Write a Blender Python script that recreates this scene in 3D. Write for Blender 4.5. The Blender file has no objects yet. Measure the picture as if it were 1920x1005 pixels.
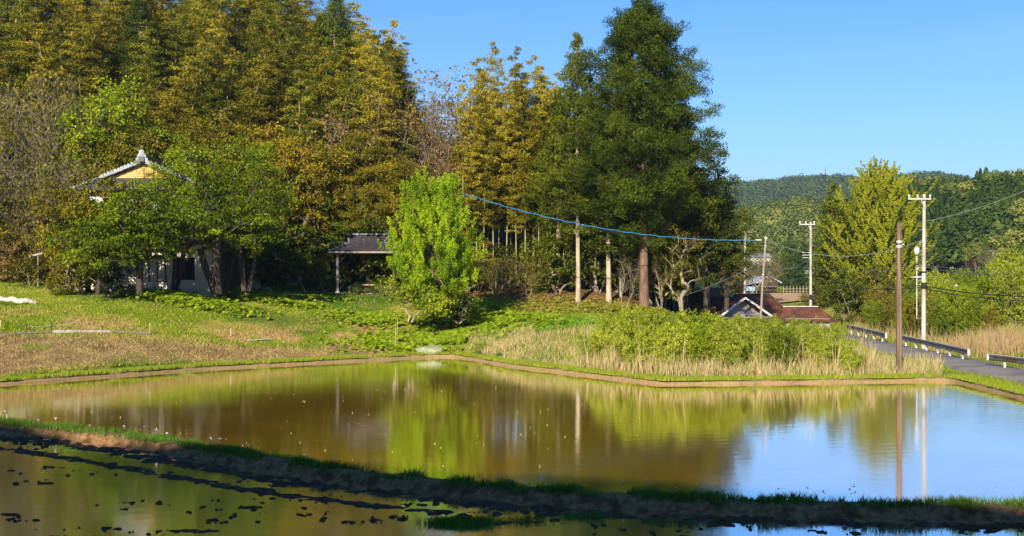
import bpy, math, random
import numpy as np
from mathutils import Vector, Matrix
R = math.radians
scn = bpy.context.scene
# ---------------------------------------------------------------- camera, sky, sun, exposure
CAM_Z = 5.8; F = 2400.0; HY = 502.5            # pixels of the 1920 px wide photograph
cd = bpy.data.cameras.new("camera"); cam = bpy.data.objects.new("camera", cd)
scn.collection.objects.link(cam); scn.camera = cam
cam.location = (0, 0, CAM_Z); cam.rotation_euler = (R(90), 0, 0)
cd.lens = 45; cd.sensor_width = 36; cd.clip_start = 0.1; cd.clip_end = 8000
SUN_EL = 26.0; SUN_H = Vector((-0.30, -0.954))   # horizontal direction towards the sun
w = bpy.data.worlds.new("World"); scn.world = w; w.use_nodes = True
nt = w.node_tree; nt.nodes.clear()
sky = nt.nodes.new('ShaderNodeTexSky'); sky.sky_type = 'NISHITA'; sky.sun_disc = False
sky.sun_elevation = R(SUN_EL); sky.sun_rotation = math.atan2(SUN_H.x, SUN_H.y)
sky.air_density = 1.0; sky.dust_density = 0.6; sky.ozone_density = 3.2; sky.altitude = 200
bg = nt.nodes.new('ShaderNodeBackground'); bg.inputs['Strength'].default_value = 0.098
out = nt.nodes.new('ShaderNodeOutputWorld')
hs = nt.nodes.new('ShaderNodeHueSaturation'); hs.inputs['Saturation'].default_value = 1.0; hs.inputs['Value'].default_value = 1.0
tint = nt.nodes.new('ShaderNodeMix'); tint.data_type = 'RGBA'; tint.blend_type = 'MULTIPLY'; tint.inputs[0].default_value = 1; tint.inputs[7].default_value = (.40, .68, 1.0, 1)
tn = nt.nodes.new('ShaderNodeTexCoord'); ts = nt.nodes.new('ShaderNodeSeparateXYZ'); tm_ = nt.nodes.new('ShaderNodeMapRange'); tm_.inputs['From Min'].default_value = 0.03; tm_.inputs['From Max'].default_value = 0.30
tr_ = nt.nodes.new('ShaderNodeMix'); tr_.data_type = 'RGBA'; tr_.inputs[6].default_value = (.60, .76, .95, 1); tr_.inputs[7].default_value = (.26, .62, 1.0, 1)
nt.links.new(tn.outputs['Generated'], ts.inputs[0]); nt.links.new(ts.outputs['Z'], tm_.inputs['Value']); nt.links.new(tm_.outputs[0], tr_.inputs[0]); nt.links.new(tr_.outputs[2], tint.inputs[7])
# faint high cirrus, seen only mirrored in the water
tc = nt.nodes.new('ShaderNodeTexCoord'); mp = nt.nodes.new('ShaderNodeMapping'); mp.inputs['Scale'].default_value = (3.0, 3.0, 22.0)
mp.inputs['Rotation'].default_value = (0, R(9), 0)
nz = nt.nodes.new('ShaderNodeTexNoise'); nz.inputs['Scale'].default_value = 1.0; nz.inputs['Detail'].default_value = 3
rp = nt.nodes.new('ShaderNodeMapRange'); rp.inputs['From Min'].default_value = 0.56; rp.inputs['From Max'].default_value = 0.80; rp.inputs['To Max'].default_value = 0.10
sp = nt.nodes.new('ShaderNodeSeparateXYZ'); el = nt.nodes.new('ShaderNodeMapRange')
el.inputs['From Min'].default_value = 0.08; el.inputs['From Max'].default_value = 0.13
mu = nt.nodes.new('ShaderNodeMath'); mu.operation = 'MULTIPLY'
mx = nt.nodes.new('ShaderNodeMix'); mx.data_type = 'RGBA'; mx.inputs[7].default_value = (6.0, 6.4, 7.0, 1)
L_ = nt.links.new
L_(tc.outputs['Generated'], mp.inputs[0]); L_(mp.outputs[0], nz.inputs['Vector']); L_(nz.outputs['Fac'], rp.inputs['Value'])
L_(tc.outputs['Generated'], sp.inputs[0]); L_(sp.outputs['Z'], el.inputs['Value'])
L_(rp.outputs[0], mu.inputs[0]); L_(el.outputs[0], mu.inputs[1]); L_(mu.outputs[0], mx.inputs[0])
L_(sky.outputs[0], hs.inputs['Color']); L_(hs.outputs[0], tint.inputs[6]); L_(tint.outputs[2], mx.inputs[6]); L_(mx.outputs[2], bg.inputs['Color']); L_(bg.outputs[0], out.inputs[0])
sd = bpy.data.lights.new("sun", 'SUN'); sun = bpy.data.objects.new("sun", sd); scn.collection.objects.link(sun)
sd.energy = 5.0; sd.angle = R(0.5); sd.color = (1.0, 0.88, 0.70)
ce = math.cos(R(SUN_EL))
SUNV = Vector((SUN_H.x * ce, SUN_H.y * ce, math.sin(R(SUN_EL)))).normalized()
sun.rotation_euler = SUNV.to_track_quat('Z', 'Y').to_euler(); sun.location = (-40, -50, 60)
scn.view_settings.view_transform = 'Standard'; scn.view_settings.look = 'None'
scn.view_settings.exposure = 0.80; scn.view_settings.gamma = 1
scn.cycles.max_bounces = 6; scn.cycles.diffuse_bounces = 2; scn.cycles.glossy_bounces = 3; scn.cycles.transmission_bounces = 3

# ---------------------------------------------------------------- helpers
COL = scn.collection
rng = np.random.default_rng(7); rnd = random.Random(11)
def pxX(px, Y): return (px - 960) / F * Y
def pyZ(py, Y): return CAM_Z - (py - HY) / F * Y
_tab = np.random.default_rng(99).random((256, 256))
def vnoise(x, y):
    xi = np.floor(x).astype(int); yi = np.floor(y).astype(int); fx = x - xi; fy = y - yi
    fx = fx*fx*(3-2*fx); fy = fy*fy*(3-2*fy)
    a = _tab[xi & 255, yi & 255]; b = _tab[(xi+1) & 255, yi & 255]; c = _tab[xi & 255, (yi+1) & 255]; d = _tab[(xi+1) & 255, (yi+1) & 255]
    return (a*(1-fx)+b*fx)*(1-fy) + (c*(1-fx)+d*fx)*fy
def fbm(x, y, o=4):
    s = 0; a = .5; t = 0
    for k in range(o):
        s = s + a*vnoise(x*2**k + 17.3*k, y*2**k + 5.1*k); t += a; a *= .5
    return s/t
def sstep(a, b, x):
    t = np.clip((np.asarray(x, float)-a)/(b-a), 0, 1); return t*t*(3-2*t)
def mesh_np(name, V, faces, nper, rn=None, col=None, smooth=False):
    """V (n,3); faces flat loop array; nper: verts per face (int or array)"""
    me = bpy.data.meshes.new(name); V = np.asarray(V, np.float32); faces = np.asarray(faces, np.int32).ravel()
    if np.isscalar(nper): nf = len(faces)//nper; tot = np.full(nf, nper, np.int32)
    else: tot = np.asarray(nper, np.int32); nf = len(tot)
    st = np.concatenate([[0], np.cumsum(tot)[:-1]]).astype(np.int32) if nf else np.zeros(0, np.int32)
    me.vertices.add(len(V)); me.vertices.foreach_set('co', V.ravel())
    me.loops.add(len(faces)); me.loops.foreach_set('vertex_index', faces)
    me.polygons.add(nf); me.polygons.foreach_set('loop_start', st)
    me.polygons.foreach_set('use_smooth', np.full(nf, smooth, bool))
    if rn is not None:
        at = me.attributes.new('rnd', 'FLOAT', 'FACE'); at.data.foreach_set('value', np.asarray(rn, np.float32))
    if col is not None:
        dom = 'POINT' if len(col) == len(V) else 'FACE'
        at = me.attributes.new('Col', 'FLOAT_COLOR', dom)
        c4 = np.ones((len(col), 4), np.float32); c4[:, :3] = col; at.data.foreach_set('color', c4.ravel())
    me.update(calc_edges=True); me.validate(); return me
def leaves(P, U, N, ln, wd, extra=None):
    """diamond leaves: centre P, long axis U, normal N"""
    P = np.asarray(P); n = len(P)
    U = U/np.maximum(np.linalg.norm(U, axis=1, keepdims=True), 1e-6)
    W = np.cross(N, U); W /= np.maximum(np.linalg.norm(W, axis=1, keepdims=True), 1e-6)
    ln = np.broadcast_to(ln, n)[:, None]*.5; wd = np.broadcast_to(wd, n)[:, None]*.5
    V = np.empty((n, 4, 3)); V[:, 0] = P-U*ln; V[:, 1] = P+W*wd; V[:, 2] = P+U*ln; V[:, 3] = P-W*wd
    return V.reshape(-1, 3)
def leafmesh(name, V, r=None, col=None, g=None):
    n = len(V)//4; g = g or rng
    return mesh_np(name, V, np.arange(n*4), 4, g.random(n) if r is None else r, col)
class MB:
    """collects boxes, bars, tubes; builds ONE mesh"""
    def __init__(s): s.V = []; s.F = []; s.n = 0
    def add(s, vs, fs):
        s.V += [tuple(v) for v in vs]; s.F += [tuple(i+s.n for i in f) for f in fs]; s.n += len(vs); return s
    def box(s, c, d, rz=0, M=None):
        x, y, z = d[0]/2, d[1]/2, d[2]/2; M = M or Matrix.Rotation(rz, 3, 'Z'); c = Vector(c)
        vs = [c + M @ Vector((a*x, b*y, e*z)) for a in (-1, 1) for b in (-1, 1) for e in (-1, 1)]
        return s.add(vs, [(0,1,3,2), (4,6,7,5), (0,4,5,1), (2,3,7,6), (0,2,6,4), (1,5,7,3)])
    def bar(s, a, b, w_, h):
        a = Vector(a); b = Vector(b); d = b-a; q = d.to_track_quat('X', 'Z').to_matrix()
        return s.box((a+b)/2, (d.length, w_, h), M=q)
    def tube(s, pts, rs, n=8, cap=True, z0=None):
        pts = [Vector(p) for p in pts]
        if not hasattr(rs, '__len__'): rs = [rs]*len(pts)
        vs = []; fs = []
        for i, p in enumerate(pts):
            d = (pts[min(i+1, len(pts)-1)] - pts[max(i-1, 0)]).normalized()
            a = d.cross(Vector((0, 0, 1)) if abs(d.z) < .9 else Vector((1, 0, 0))).normalized(); b = d.cross(a)
            for k in range(n):
                t = 2*math.pi*k/n; vs.append(p + (a*math.cos(t) + b*math.sin(t))*rs[i])
        for i in range(len(pts)-1):
            for k in range(n):
                q = (k+1) % n; fs.append((i*n+k, i*n+q, (i+1)*n+q, (i+1)*n+k))
        if cap: fs.append(tuple(range(n))[::-1]); fs.append(tuple((len(pts)-1)*n+k for k in range(n)))
        return s.add(vs, fs)
    def sheet(s, quad, th):
        """thick panel from 4 corners, thickness th along its normal (downwards)"""
        q = [Vector(v) for v in quad]; nn = (q[1]-q[0]).cross(q[-1]-q[0]).normalized()
        if nn.z < 0: nn = -nn
        m = len(q); vs = q + [v - nn*th for v in q]
        return s.add(vs, [tuple(range(m)), tuple(range(2*m-1, m-1, -1))] + [(i, i+m, (i+1) % m+m, (i+1) % m) for i in range(m)])
    def mesh(s, name):
        me = bpy.data.meshes.new(name); me.from_pydata(s.V, [], s.F); me.validate(); me.update()
        import bmesh
        bm = bmesh.new(); bm.from_mesh(me); bmesh.ops.recalc_face_normals(bm, faces=bm.faces); bm.to_mesh(me); bm.free(); return me
    def build(s, name, m, parent=None, bevel=0):
        o = link(name, s.mesh(name), m, parent)
        if bevel:
            md = o.modifiers.new('bevel', 'BEVEL'); md.width = bevel; md.segments = 2; md.limit_method = 'ANGLE'
        return o
def link(name, me, m=None, parent=None):
    o = bpy.data.objects.new(name, me); COL.objects.link(o)
    if m is not None and len(me.materials) == 0: me.materials.append(m)
    if m is not None and me.materials[0] != m:
        o.material_slots[0].link = 'OBJECT'; o.material_slots[0].material = m
    if parent is not None: o.parent = parent
    return o
def tag(o, label=None, cat=None, group=None, kind=None):
    if label:
        o['label'] = label
        if len(label.split()) > 16: print('LONG', len(label.split()), label)
    if cat: o['category'] = cat
    if group: o['group'] = group
    if kind: o['kind'] = kind
    return o
def thing(name, label, cat, loc=(0,0,0), rz=0, group=None, scale=1):
    o = bpy.data.objects.new(name, None); COL.objects.link(o); o.location = loc; o.rotation_euler = (0, 0, rz)
    o.scale = (scale,)*3 if np.isscalar(scale) else scale; o.empty_display_size = .3
    return tag(o, label, cat, group)
# ---------------------------------------------------------------- materials
def newmat(name):
    m = bpy.data.materials.new(name); m.use_nodes = True; t = m.node_tree; t.nodes.clear()
    return m, t, t.nodes.new, t.links.new
def bsdf_mat(name, col, rough=.8, col2=None, scale=3, bump=0, bscale=20, stretch=(1,1,1), spec=.3, metal=0, detail=5, contrast=(.35,.65), col3=None, scale3=.6):
    m, t, N, Lk = newmat(name)
    o = N('ShaderNodeOutputMaterial'); b = N('ShaderNodeBsdfPrincipled'); Lk(b.outputs[0], o.inputs[0])
    b.inputs['Roughness'].default_value = rough; b.inputs['Metallic'].default_value = metal; b.inputs['Specular IOR Level'].default_value = spec
    b.inputs['Base Color'].default_value = (*col, 1)
    c = N('ShaderNodeTexCoord'); mpp = N('ShaderNodeMapping'); mpp.inputs['Scale'].default_value = stretch; Lk(c.outputs['Object'], mpp.inputs[0])
    if col2:
        n = N('ShaderNodeTexNoise'); n.inputs['Scale'].default_value = scale; n.inputs['Detail'].default_value = detail; Lk(mpp.outputs[0], n.inputs['Vector'])
        r = N('ShaderNodeValToRGB'); r.color_ramp.elements[0].position = contrast[0]; r.color_ramp.elements[1].position = contrast[1]
        r.color_ramp.elements[0].color = (*col, 1); r.color_ramp.elements[1].color = (*col2, 1); Lk(n.outputs['Fac'], r.inputs[0])
        src = r.outputs[0]
        if col3:
            n3 = N('ShaderNodeTexNoise'); n3.inputs['Scale'].default_value = scale3; n3.inputs['Detail'].default_value = 4; Lk(mpp.outputs[0], n3.inputs['Vector'])
            r3 = N('ShaderNodeMapRange'); r3.inputs['From Min'].default_value = .48; r3.inputs['From Max'].default_value = .62; Lk(n3.outputs['Fac'], r3.inputs[0])
            x = N('ShaderNodeMix'); x.data_type = 'RGBA'; Lk(r3.outputs[0], x.inputs[0]); Lk(src, x.inputs[6]); x.inputs[7].default_value = (*col3, 1); src = x.outputs[2]
        Lk(src, b.inputs['Base Color'])
    if bump:
        n2 = N('ShaderNodeTexNoise'); n2.inputs['Scale'].default_value = bscale; n2.inputs['Detail'].default_value = 4; Lk(mpp.outputs[0], n2.inputs['Vector'])
        bu = N('ShaderNodeBump'); bu.inputs['Strength'].default_value = bump; bu.inputs['Distance'].default_value = .03; Lk(n2.outputs['Fac'], bu.inputs['Height']); Lk(bu.outputs[0], b.inputs['Normal'])
    return m
def leaf_mat(name, c1, c2, c3, trans=.3, nscale=.35, gloss=.02, orand=.35):
    """c1 dark / c2 mid / c3 bright young leaves, mixed by leaf, clump and tree"""
    m, t, N, Lk = newmat(name)
    o = N('ShaderNodeOutputMaterial')
    a = N('ShaderNodeAttribute'); a.attribute_name = 'rnd'
    oi = N('ShaderNodeObjectInfo'); c = N('ShaderNodeTexCoord')
    n = N('ShaderNodeTexNoise'); n.inputs['Scale'].default_value = nscale; n.inputs['Detail'].default_value = 2; Lk(c.outputs['Object'], n.inputs['Vector'])
    m1 = N('ShaderNodeMath'); m1.operation = 'MULTIPLY_ADD'; Lk(a.outputs['Fac'], m1.inputs[0]); m1.inputs[1].default_value = .40; m1.inputs[2].default_value = -.20
    m2 = N('ShaderNodeMath'); m2.operation = 'MULTIPLY_ADD'; Lk(n.outputs['Fac'], m2.inputs[0]); m2.inputs[1].default_value = 1.5; Lk(m1.outputs[0], m2.inputs[2])
    m3 = N('ShaderNodeMath'); m3.operation = 'MULTIPLY_ADD'; Lk(oi.outputs['Random'], m3.inputs[0]); m3.inputs[1].default_value = orand; Lk(m2.outputs[0], m3.inputs[2])
    m4 = N('ShaderNodeMath'); m4.operation = 'SUBTRACT'; Lk(m3.outputs[0], m4.inputs[0]); m4.inputs[1].default_value = .25+orand/2
    r = N('ShaderNodeValToRGB'); e = r.color_ramp.elements; e[0].position = .1; e[0].color = (*c1, 1); e[1].position = .9; e[1].color = (*c3, 1)
    e2 = e.new(.5); e2.color = (*c2, 1); Lk(m4.outputs[0], r.inputs[0])
    d = N('ShaderNodeBsdfDiffuse'); Lk(r.outputs[0], d.inputs[0]); tr = N('ShaderNodeBsdfTranslucent'); Lk(r.outputs[0], tr.inputs[0])
    mxs = N('ShaderNodeMixShader'); mxs.inputs[0].default_value = trans; Lk(d.outputs[0], mxs.inputs[1]); Lk(tr.outputs[0], mxs.inputs[2])
    g = N('ShaderNodeBsdfGlossy'); g.inputs['Roughness'].default_value = .45; g.inputs['Color'].default_value = (.5,.55,.3,1)
    mg = N('ShaderNodeMixShader'); mg.inputs[0].default_value = gloss; Lk(mxs.outputs[0], mg.inputs[1]); Lk(g.outputs[0], mg.inputs[2])
    Lk(mg.outputs[0], o.inputs[0]); return m
def col_mat(name, trans=.25):
    """leaves and blades coloured by their own Col attribute"""
    m, t, N, Lk = newmat(name); o = N('ShaderNodeOutputMaterial')
    a = N('ShaderNodeAttribute'); a.attribute_name = 'Col'
    d = N('ShaderNodeBsdfDiffuse'); Lk(a.outputs['Color'], d.inputs[0]); tr = N('ShaderNodeBsdfTranslucent'); Lk(a.outputs['Color'], tr.inputs[0])
    mxs = N('ShaderNodeMixShader'); mxs.inputs[0].default_value = trans; Lk(d.outputs[0], mxs.inputs[1]); Lk(tr.outputs[0], mxs.inputs[2]); Lk(mxs.outputs[0], o.inputs[0]); return m
M = {}
M['bamboo'] = leaf_mat('bamboo_leaf', (0.047, 0.043, 0.0027), (0.207, 0.176, 0.0081), (0.462, 0.370, 0.0270), 0.2, .22, orand=.7)
M['bamboo_g'] = leaf_mat('bamboo_leaf_green', (0.036, 0.049, 0.0027), (0.136, 0.149, 0.0090), (0.320, 0.289, 0.0198), 0.2, .22)
M['gold'] = leaf_mat('golden_leaf', (0.056, 0.050, 0.0027), (0.214, 0.171, 0.0081), (0.427, 0.320, 0.0180), 0.2, .35)
M['olive'] = leaf_mat('olive_leaf', (0.041, 0.043, 0.0027), (0.149, 0.135, 0.0072), (0.324, 0.261, 0.0144), 0.2, .3)
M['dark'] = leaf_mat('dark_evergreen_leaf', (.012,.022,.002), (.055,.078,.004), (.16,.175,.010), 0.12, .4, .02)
M['cedar'] = leaf_mat('cedar_needles', (.018,.030,.002), (.070,.092,.004), (.17,.185,.009), 0.15, .4)
M['fir'] = leaf_mat('fir_needles', (.014,.026,.002), (.060,.088,.005), (.16,.19,.010), 0.12, .4, .02)
M['green'] = leaf_mat('mid_green_leaf', (.040,.068,.003), (.150,.210,.006), (.33,.40,.011), 0.25, .3)
M['bright'] = leaf_mat('bright_spring_leaf', (.035,.085,.003), (.21,.35,.007), (.46,.58,.014), .4, .3)
M['ginkgo'] = leaf_mat('ginkgo_leaf', (0.121, 0.154, 0.0050), (0.308, 0.341, 0.0100), (0.528, 0.539, 0.0200), .4, .3)
M['willow'] = leaf_mat('willow_leaf', (0.168, 0.213, 0.0140), (0.370, 0.426, 0.0300), (0.560, 0.594, 0.0700), .4, .5)
M['brownleaf'] = leaf_mat('brown_bud_leaf', (0.133, 0.093, 0.0297), (0.276, 0.173, 0.0522), (0.398, 0.259, 0.0819), .3, .3)
M['redleaf'] = leaf_mat('red_maple_leaf', (0.234, 0.039, 0.013), (0.416, 0.078, 0.019), (0.520, 0.182, 0.026), .3, .3)
M['farbroad'] = leaf_mat('distant_broadleaf', (.06,.09,.015), (.15,.185,.03), (.29,.30,.055), .2, .1, orand=.9)
M['farcedar'] = leaf_mat('distant_cedar', (.020,.040,.006), (.048,.085,.010), (.10,.145,.018), .1, .3, orand=.5)
M['blade'] = col_mat('grass_blade'); M['blade2'] = col_mat('reed_blade', .35)
M['bark'] = bsdf_mat('bark', (.10,.07,.045), .9, (.22,.16,.11), 4, .6, 15, (3,3,.6))
M['palebark'] = bsdf_mat('pale_bark', (.34,.27,.18), .9, (.55,.46,.34), 4, .5, 15, (3,3,.6), col3=(.22,.17,.11))
M['redbark'] = bsdf_mat('red_bark', (.12,.070,.045), .9, (.26,.165,.11), 4, .7, 15, (4,4,.5))
M['twig'] = bsdf_mat('grey_twig', (.22,.17,.12), .9, (.40,.33,.24), 1.5)
M['culm'] = bsdf_mat('bamboo_culm', (.16,.17,.05), .6, (.42,.38,.16), 1.2, stretch=(1,1,.7))
M['darkbark'] = bsdf_mat('dark_bark', (.035,.028,.02), .9, (.09,.07,.05), 5, .6, 15, (3,3,.7))
M['soil'] = bsdf_mat('soil', (.10,.065,.035), .95, (.26,.18,.10), 6, .8, 14, detail=8, col3=(.16,.16,.03), scale3=1.2)
M['ochre'] = bsdf_mat('ploughed_ochre', (.42,.25,.10), .95, (.55,.34,.15), .4, stretch=(.15,2,1))
M['plaster'] = bsdf_mat('white_plaster', (.66,.60,.48), .85, (.78,.73,.62), .8, .15, 8, col3=(.55,.48,.37), scale3=.35)
M['ochreplaster'] = bsdf_mat('ochre_plaster', (.62,.36,.12), .9, (.72,.45,.18), 2)
M['tile'] = None
M['rust'] = bsdf_mat('rusty_iron', (.10,.036,.018), .75, (.18,.066,.032), 2.5, .3, 6, (1,1,1), col3=(.08,.035,.022), scale3=.9)
M['moss'] = bsdf_mat('moss', (.11,.14,.012), .95, (.20,.18,.025), 3, .8, 12)
M['wood'] = bsdf_mat('dark_timber', (.045,.028,.018), .8, (.10,.065,.04), 3, .4, 10, (8,8,.6))
M['greywood'] = bsdf_mat('grey_wood', (.22,.18,.14), .85, (.38,.32,.26), 3, .4, 12, (5,5,.8))
M['palewood'] = bsdf_mat('pale_wood', (.50,.36,.20), .8, (.62,.47,.30), 4, .3, 10)
M['polewood'] = bsdf_mat('old_pole_wood', (.085,.052,.030), .8, (.17,.11,.07), 3, .6, 9, (7,7,.25), col3=(.21,.15,.105), scale3=1.2)
M['concrete'] = bsdf_mat('pole_concrete', (.42,.38,.33), .8, (.60,.56,.50), 2, .2, 30, (2,2,.5), col3=(.33,.29,.24), scale3=1.0)
M['steel'] = bsdf_mat('galvanised_steel', (.50,.50,.48), .45, (.68,.68,.66), 6, metal=.4)
M['white'] = bsdf_mat('white_paint', (.72,.72,.70), .5, (.80,.80,.78), 4)
M['railgrey'] = bsdf_mat('guard_rail_face', (.085,.095,.11), .5, (.15,.155,.165), 3, metal=.3, col3=(.11,.07,.05), scale3=1.5)
M['black'] = bsdf_mat('black_rubber', (.02,.02,.022), .6)
M['blue'] = bsdf_mat('blue_sheath', (.02,.16,.36), .5, (.05,.28,.52), 12)
M['wire'] = bsdf_mat('grey_wire', (.17,.19,.20), .5)
M['lwire'] = bsdf_mat('light_wire', (.40,.42,.42), .5)
M['rock'] = bsdf_mat('garden_rock', (.13,.12,.11), .9, (.34,.32,.30), 2, .8, 6, col3=(.10,.12,.05), scale3=1.5)
M['glass'] = bsdf_mat('window_glass', (.03,.035,.04), .08, spec=.8)
M['paper'] = bsdf_mat('pale_blind', (.70,.66,.56), .8)
M['asphalt'] = bsdf_mat('asphalt', (.20,.175,.155), .9, (.27,.24,.21), 5, .3, 40, detail=7, col3=(.17,.15,.135), scale3=.5)
M['tarpblue'] = bsdf_mat('pale_blue_sheet', (.22,.45,.62), .5, (.40,.62,.74), 1)
M['tarpgreen'] = bsdf_mat('green_net', (.03,.11,.06), .8)
M['tarpgrey'] = bsdf_mat('grey_green_sheet', (.20,.23,.11), .9, (.32,.33,.19), 4, .6, 6)
M['log'] = bsdf_mat('bleached_log', (.42,.36,.28), .9, (.72,.66,.56), 5, .5, 12)
def tile_mat(name, base, hi, sc):
    m, t, N, Lk = newmat(name); o = N('ShaderNodeOutputMaterial'); b = N('ShaderNodeBsdfPrincipled'); Lk(b.outputs[0], o.inputs[0])
    n = N('ShaderNodeTexNoise'); n.inputs['Scale'].default_value = 3; n.inputs['Detail'].default_value = 6; c = N('ShaderNodeTexCoord'); Lk(c.outputs['Object'], n.inputs['Vector'])
    r = N('ShaderNodeValToRGB'); r.color_ramp.elements[0].color = (*base, 1); r.color_ramp.elements[1].color = (*hi, 1); r.color_ramp.elements[0].position = .35; r.color_ramp.elements[1].position = .7
    Lk(n.outputs['Fac'], r.inputs[0]); Lk(r.outputs[0], b.inputs['Base Color']); b.inputs['Roughness'].default_value = .45
    return m
M['tile'] = tile_mat('roof_tile', (.045,.046,.055), (.10,.10,.115), 1)
M['slate'] = tile_mat('dark_slate', (.034,.029,.033), (.060,.052,.058), 1)
M['shadewood'] = bsdf_mat('shade_dark_timber', (.012,.009,.007), .9, (.025,.018,.013), 4)  # pavilion's inner shade put into the timber colour of its walls
# ---------------------------------------------------------------- terrain heights
CP = []
def cp(px, py, Y): CP.append((pxX(px, Y), Y, pyZ(py, Y)))
def cw(X, Y, z): CP.append((X, Y, z))
for a in [(0,625,72),(140,625,75),(280,625,79),(500,640,84),(600,600,92),(650,549,105),(330,546,95),(200,546,95),(500,541,105),(0,546,92),(750,642,88),(780,602,95),
          (900,640,86),(880,562,105),(1083,569,105),(1190,579,103),(1000,600,92),(1000,650,78),(1100,625,80),(560,552,104),(640,655,84)]: cp(*a)
for a in [(-33,57,.2),(-25.4,64.0,.2),(-17.6,73.6,.2),(-5.5,84,.2),(-3.1,83,.2),(0.4,76,.2),(7.6,65,.2),(15,66,.2),(22.6,67,.15),(24,56,.1),(24,40,.1),(24,80,.1),(26.5,60,.05),(26.5,80,.05),(27,110,.0),(28,140,0),
          (12,72,.6),(5,78,1.2),(18,72,.4),(10,90,1.2),(16,90,.8),(20,100,.5),(15,114,.6),(22,118,.3),(31,70,-.1),(31,100,-.1),(34,60,-.3),(34,85,0),(45,100,.6),(40,70,-.1),(60,90,.8),(60,130,2.5),(48,140,1.2),(36,120,0),(36,160,0),(30,200,0),(60,200,2),(80,160,4),
          (-60,60,1.5),(-60,80,4),(-45,62,1.6),(-45,78,3.2),(-45,95,4.8),(-60,100,6),(-60,120,14),(-60,150,28),(-60,200,44),(-35,108,5.6),(-30,125,13),(-30,150,25),(-30,200,40),(-16,112,5.2),(-12,125,10),(-12,150,18),(-12,200,27),
          (0,112,4.6),(0,130,8),(0,160,13),(0,200,17),(10,110,3.4),(10,130,5),(10,160,6),(10,200,8),(20,130,.8),(20,160,.6),(22,200,.5),(50,230,1),(-90,100,10),(-90,150,30),(-90,60,4)]: cw(*a)
CP = np.array(CP)
def _U(r2): return np.where(r2 > 1e-9, r2*np.log(np.maximum(r2, 1e-9))*.5, 0)
_S = 50.0
_P = CP[:, :2]/_S; _n = len(_P)
_K = _U(((_P[:, None]-_P[None])**2).sum(-1)) + np.eye(_n)*2e-4
_A = np.zeros((_n+3, _n+3)); _A[:_n, :_n] = _K; _A[:_n, _n] = 1; _A[:_n, _n+1:] = _P; _A[_n, :_n] = 1; _A[_n+1:, :_n] = _P.T
_W = np.linalg.solve(_A, np.concatenate([CP[:, 2], np.zeros(3)]))
def tps(X, Y):
    sh = np.shape(X); q = np.stack([np.ravel(X), np.ravel(Y)], 1)/_S; o = np.empty(len(q))
    for i in range(0, len(q), 20000):
        c = q[i:i+20000]; o[i:i+20000] = _U(((c[:, None]-_P[None])**2).sum(-1)) @ _W[:_n] + _W[_n] + c @ _W[_n+1:]
    return o.reshape(sh)
# the bund between the paddies: upper edge of its mud face
BF = np.array([(-46,62.5),(-30,53.2),(-24,49.4),(-18.3,45.7),(-15.6,44.2),(-13.3,42.8),(-9.1,38.9),(-4.64,34.9),(-1.5,33.0),(1.8,31.4),(4.1,30.7),(7.9,30.0),(11.8,29.7),(17,29.6),(26,29.6)])
def resample(P, step):
    P = np.asarray(P, float); d = np.r_[0, np.cumsum(np.linalg.norm(np.diff(P, axis=0), axis=1))]; n = max(2, int(d[-1]/step))
    s = np.linspace(0, d[-1], n); return np.stack([np.interp(s, d, P[:, k]) for k in range(P.shape[1])], 1)
def smooth(P, k=3):
    P = P.copy()
    for _ in range(k): P[1:-1] = (P[:-2]+2*P[1:-1]+P[2:])/4
    return P
BFr = smooth(resample(BF, .4), 30)
def pnorm(P, closed=False):
    T = np.gradient(P, axis=0); T /= np.linalg.norm(T, axis=1, keepdims=True); return np.stack([-T[:, 1], T[:, 0]], 1)
BB = BFr + pnorm(BFr)*1.15                 # water's edge of the main paddy
FAR = np.array([(-33,56.9),(-25.4,63.4),(-17.6,73),(-5.5,83),(-3.9,83.3),(-3.1,82),(0,75),(7.4,63.5),(15,64.4),(22.0,65.6),(22.5,65.0),(22.6,56.2),(22.9,45),(23,30.8)])
PADDY = np.vstack([FAR, BB[(BB[:, 0] < 22.9) & (BB[:, 0] > -33)][::-1]])
LOW = np.vstack([BFr[(BFr[:, 0] > -34) & (BFr[:, 0] < 26)] - pnorm(BFr)[(BFr[:, 0] > -34) & (BFr[:, 0] < 26)]*0.0, [(26, 18), (-34, 18)]])
def inpoly(X, Y, P):
    ins = np.zeros(np.shape(X), bool); x0, y0 = P[-1]
    for x1, y1 in P:
        c = ((y1 > Y) != (y0 > Y)); xx = (x0-x1)*(Y-y1)/((y0-y1) if y0 != y1 else 1e-9)+x1
        ins ^= c & (X < xx); x0, y0 = x1, y1
    return ins
def pdist(X, Y, P, closed=True):
    d = np.full(np.shape(X), 1e9); Q = np.vstack([P, P[:1]]) if closed else P
    for (x0, y0), (x1, y1) in zip(Q[:-1], Q[1:]):
        dx, dy = x1-x0, y1-y0; L2 = dx*dx+dy*dy+1e-12; t = np.clip(((X-x0)*dx+(Y-y0)*dy)/L2, 0, 1)
        d = np.minimum(d, np.hypot(X-x0-t*dx, Y-y0-t*dy))
    return d
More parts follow.
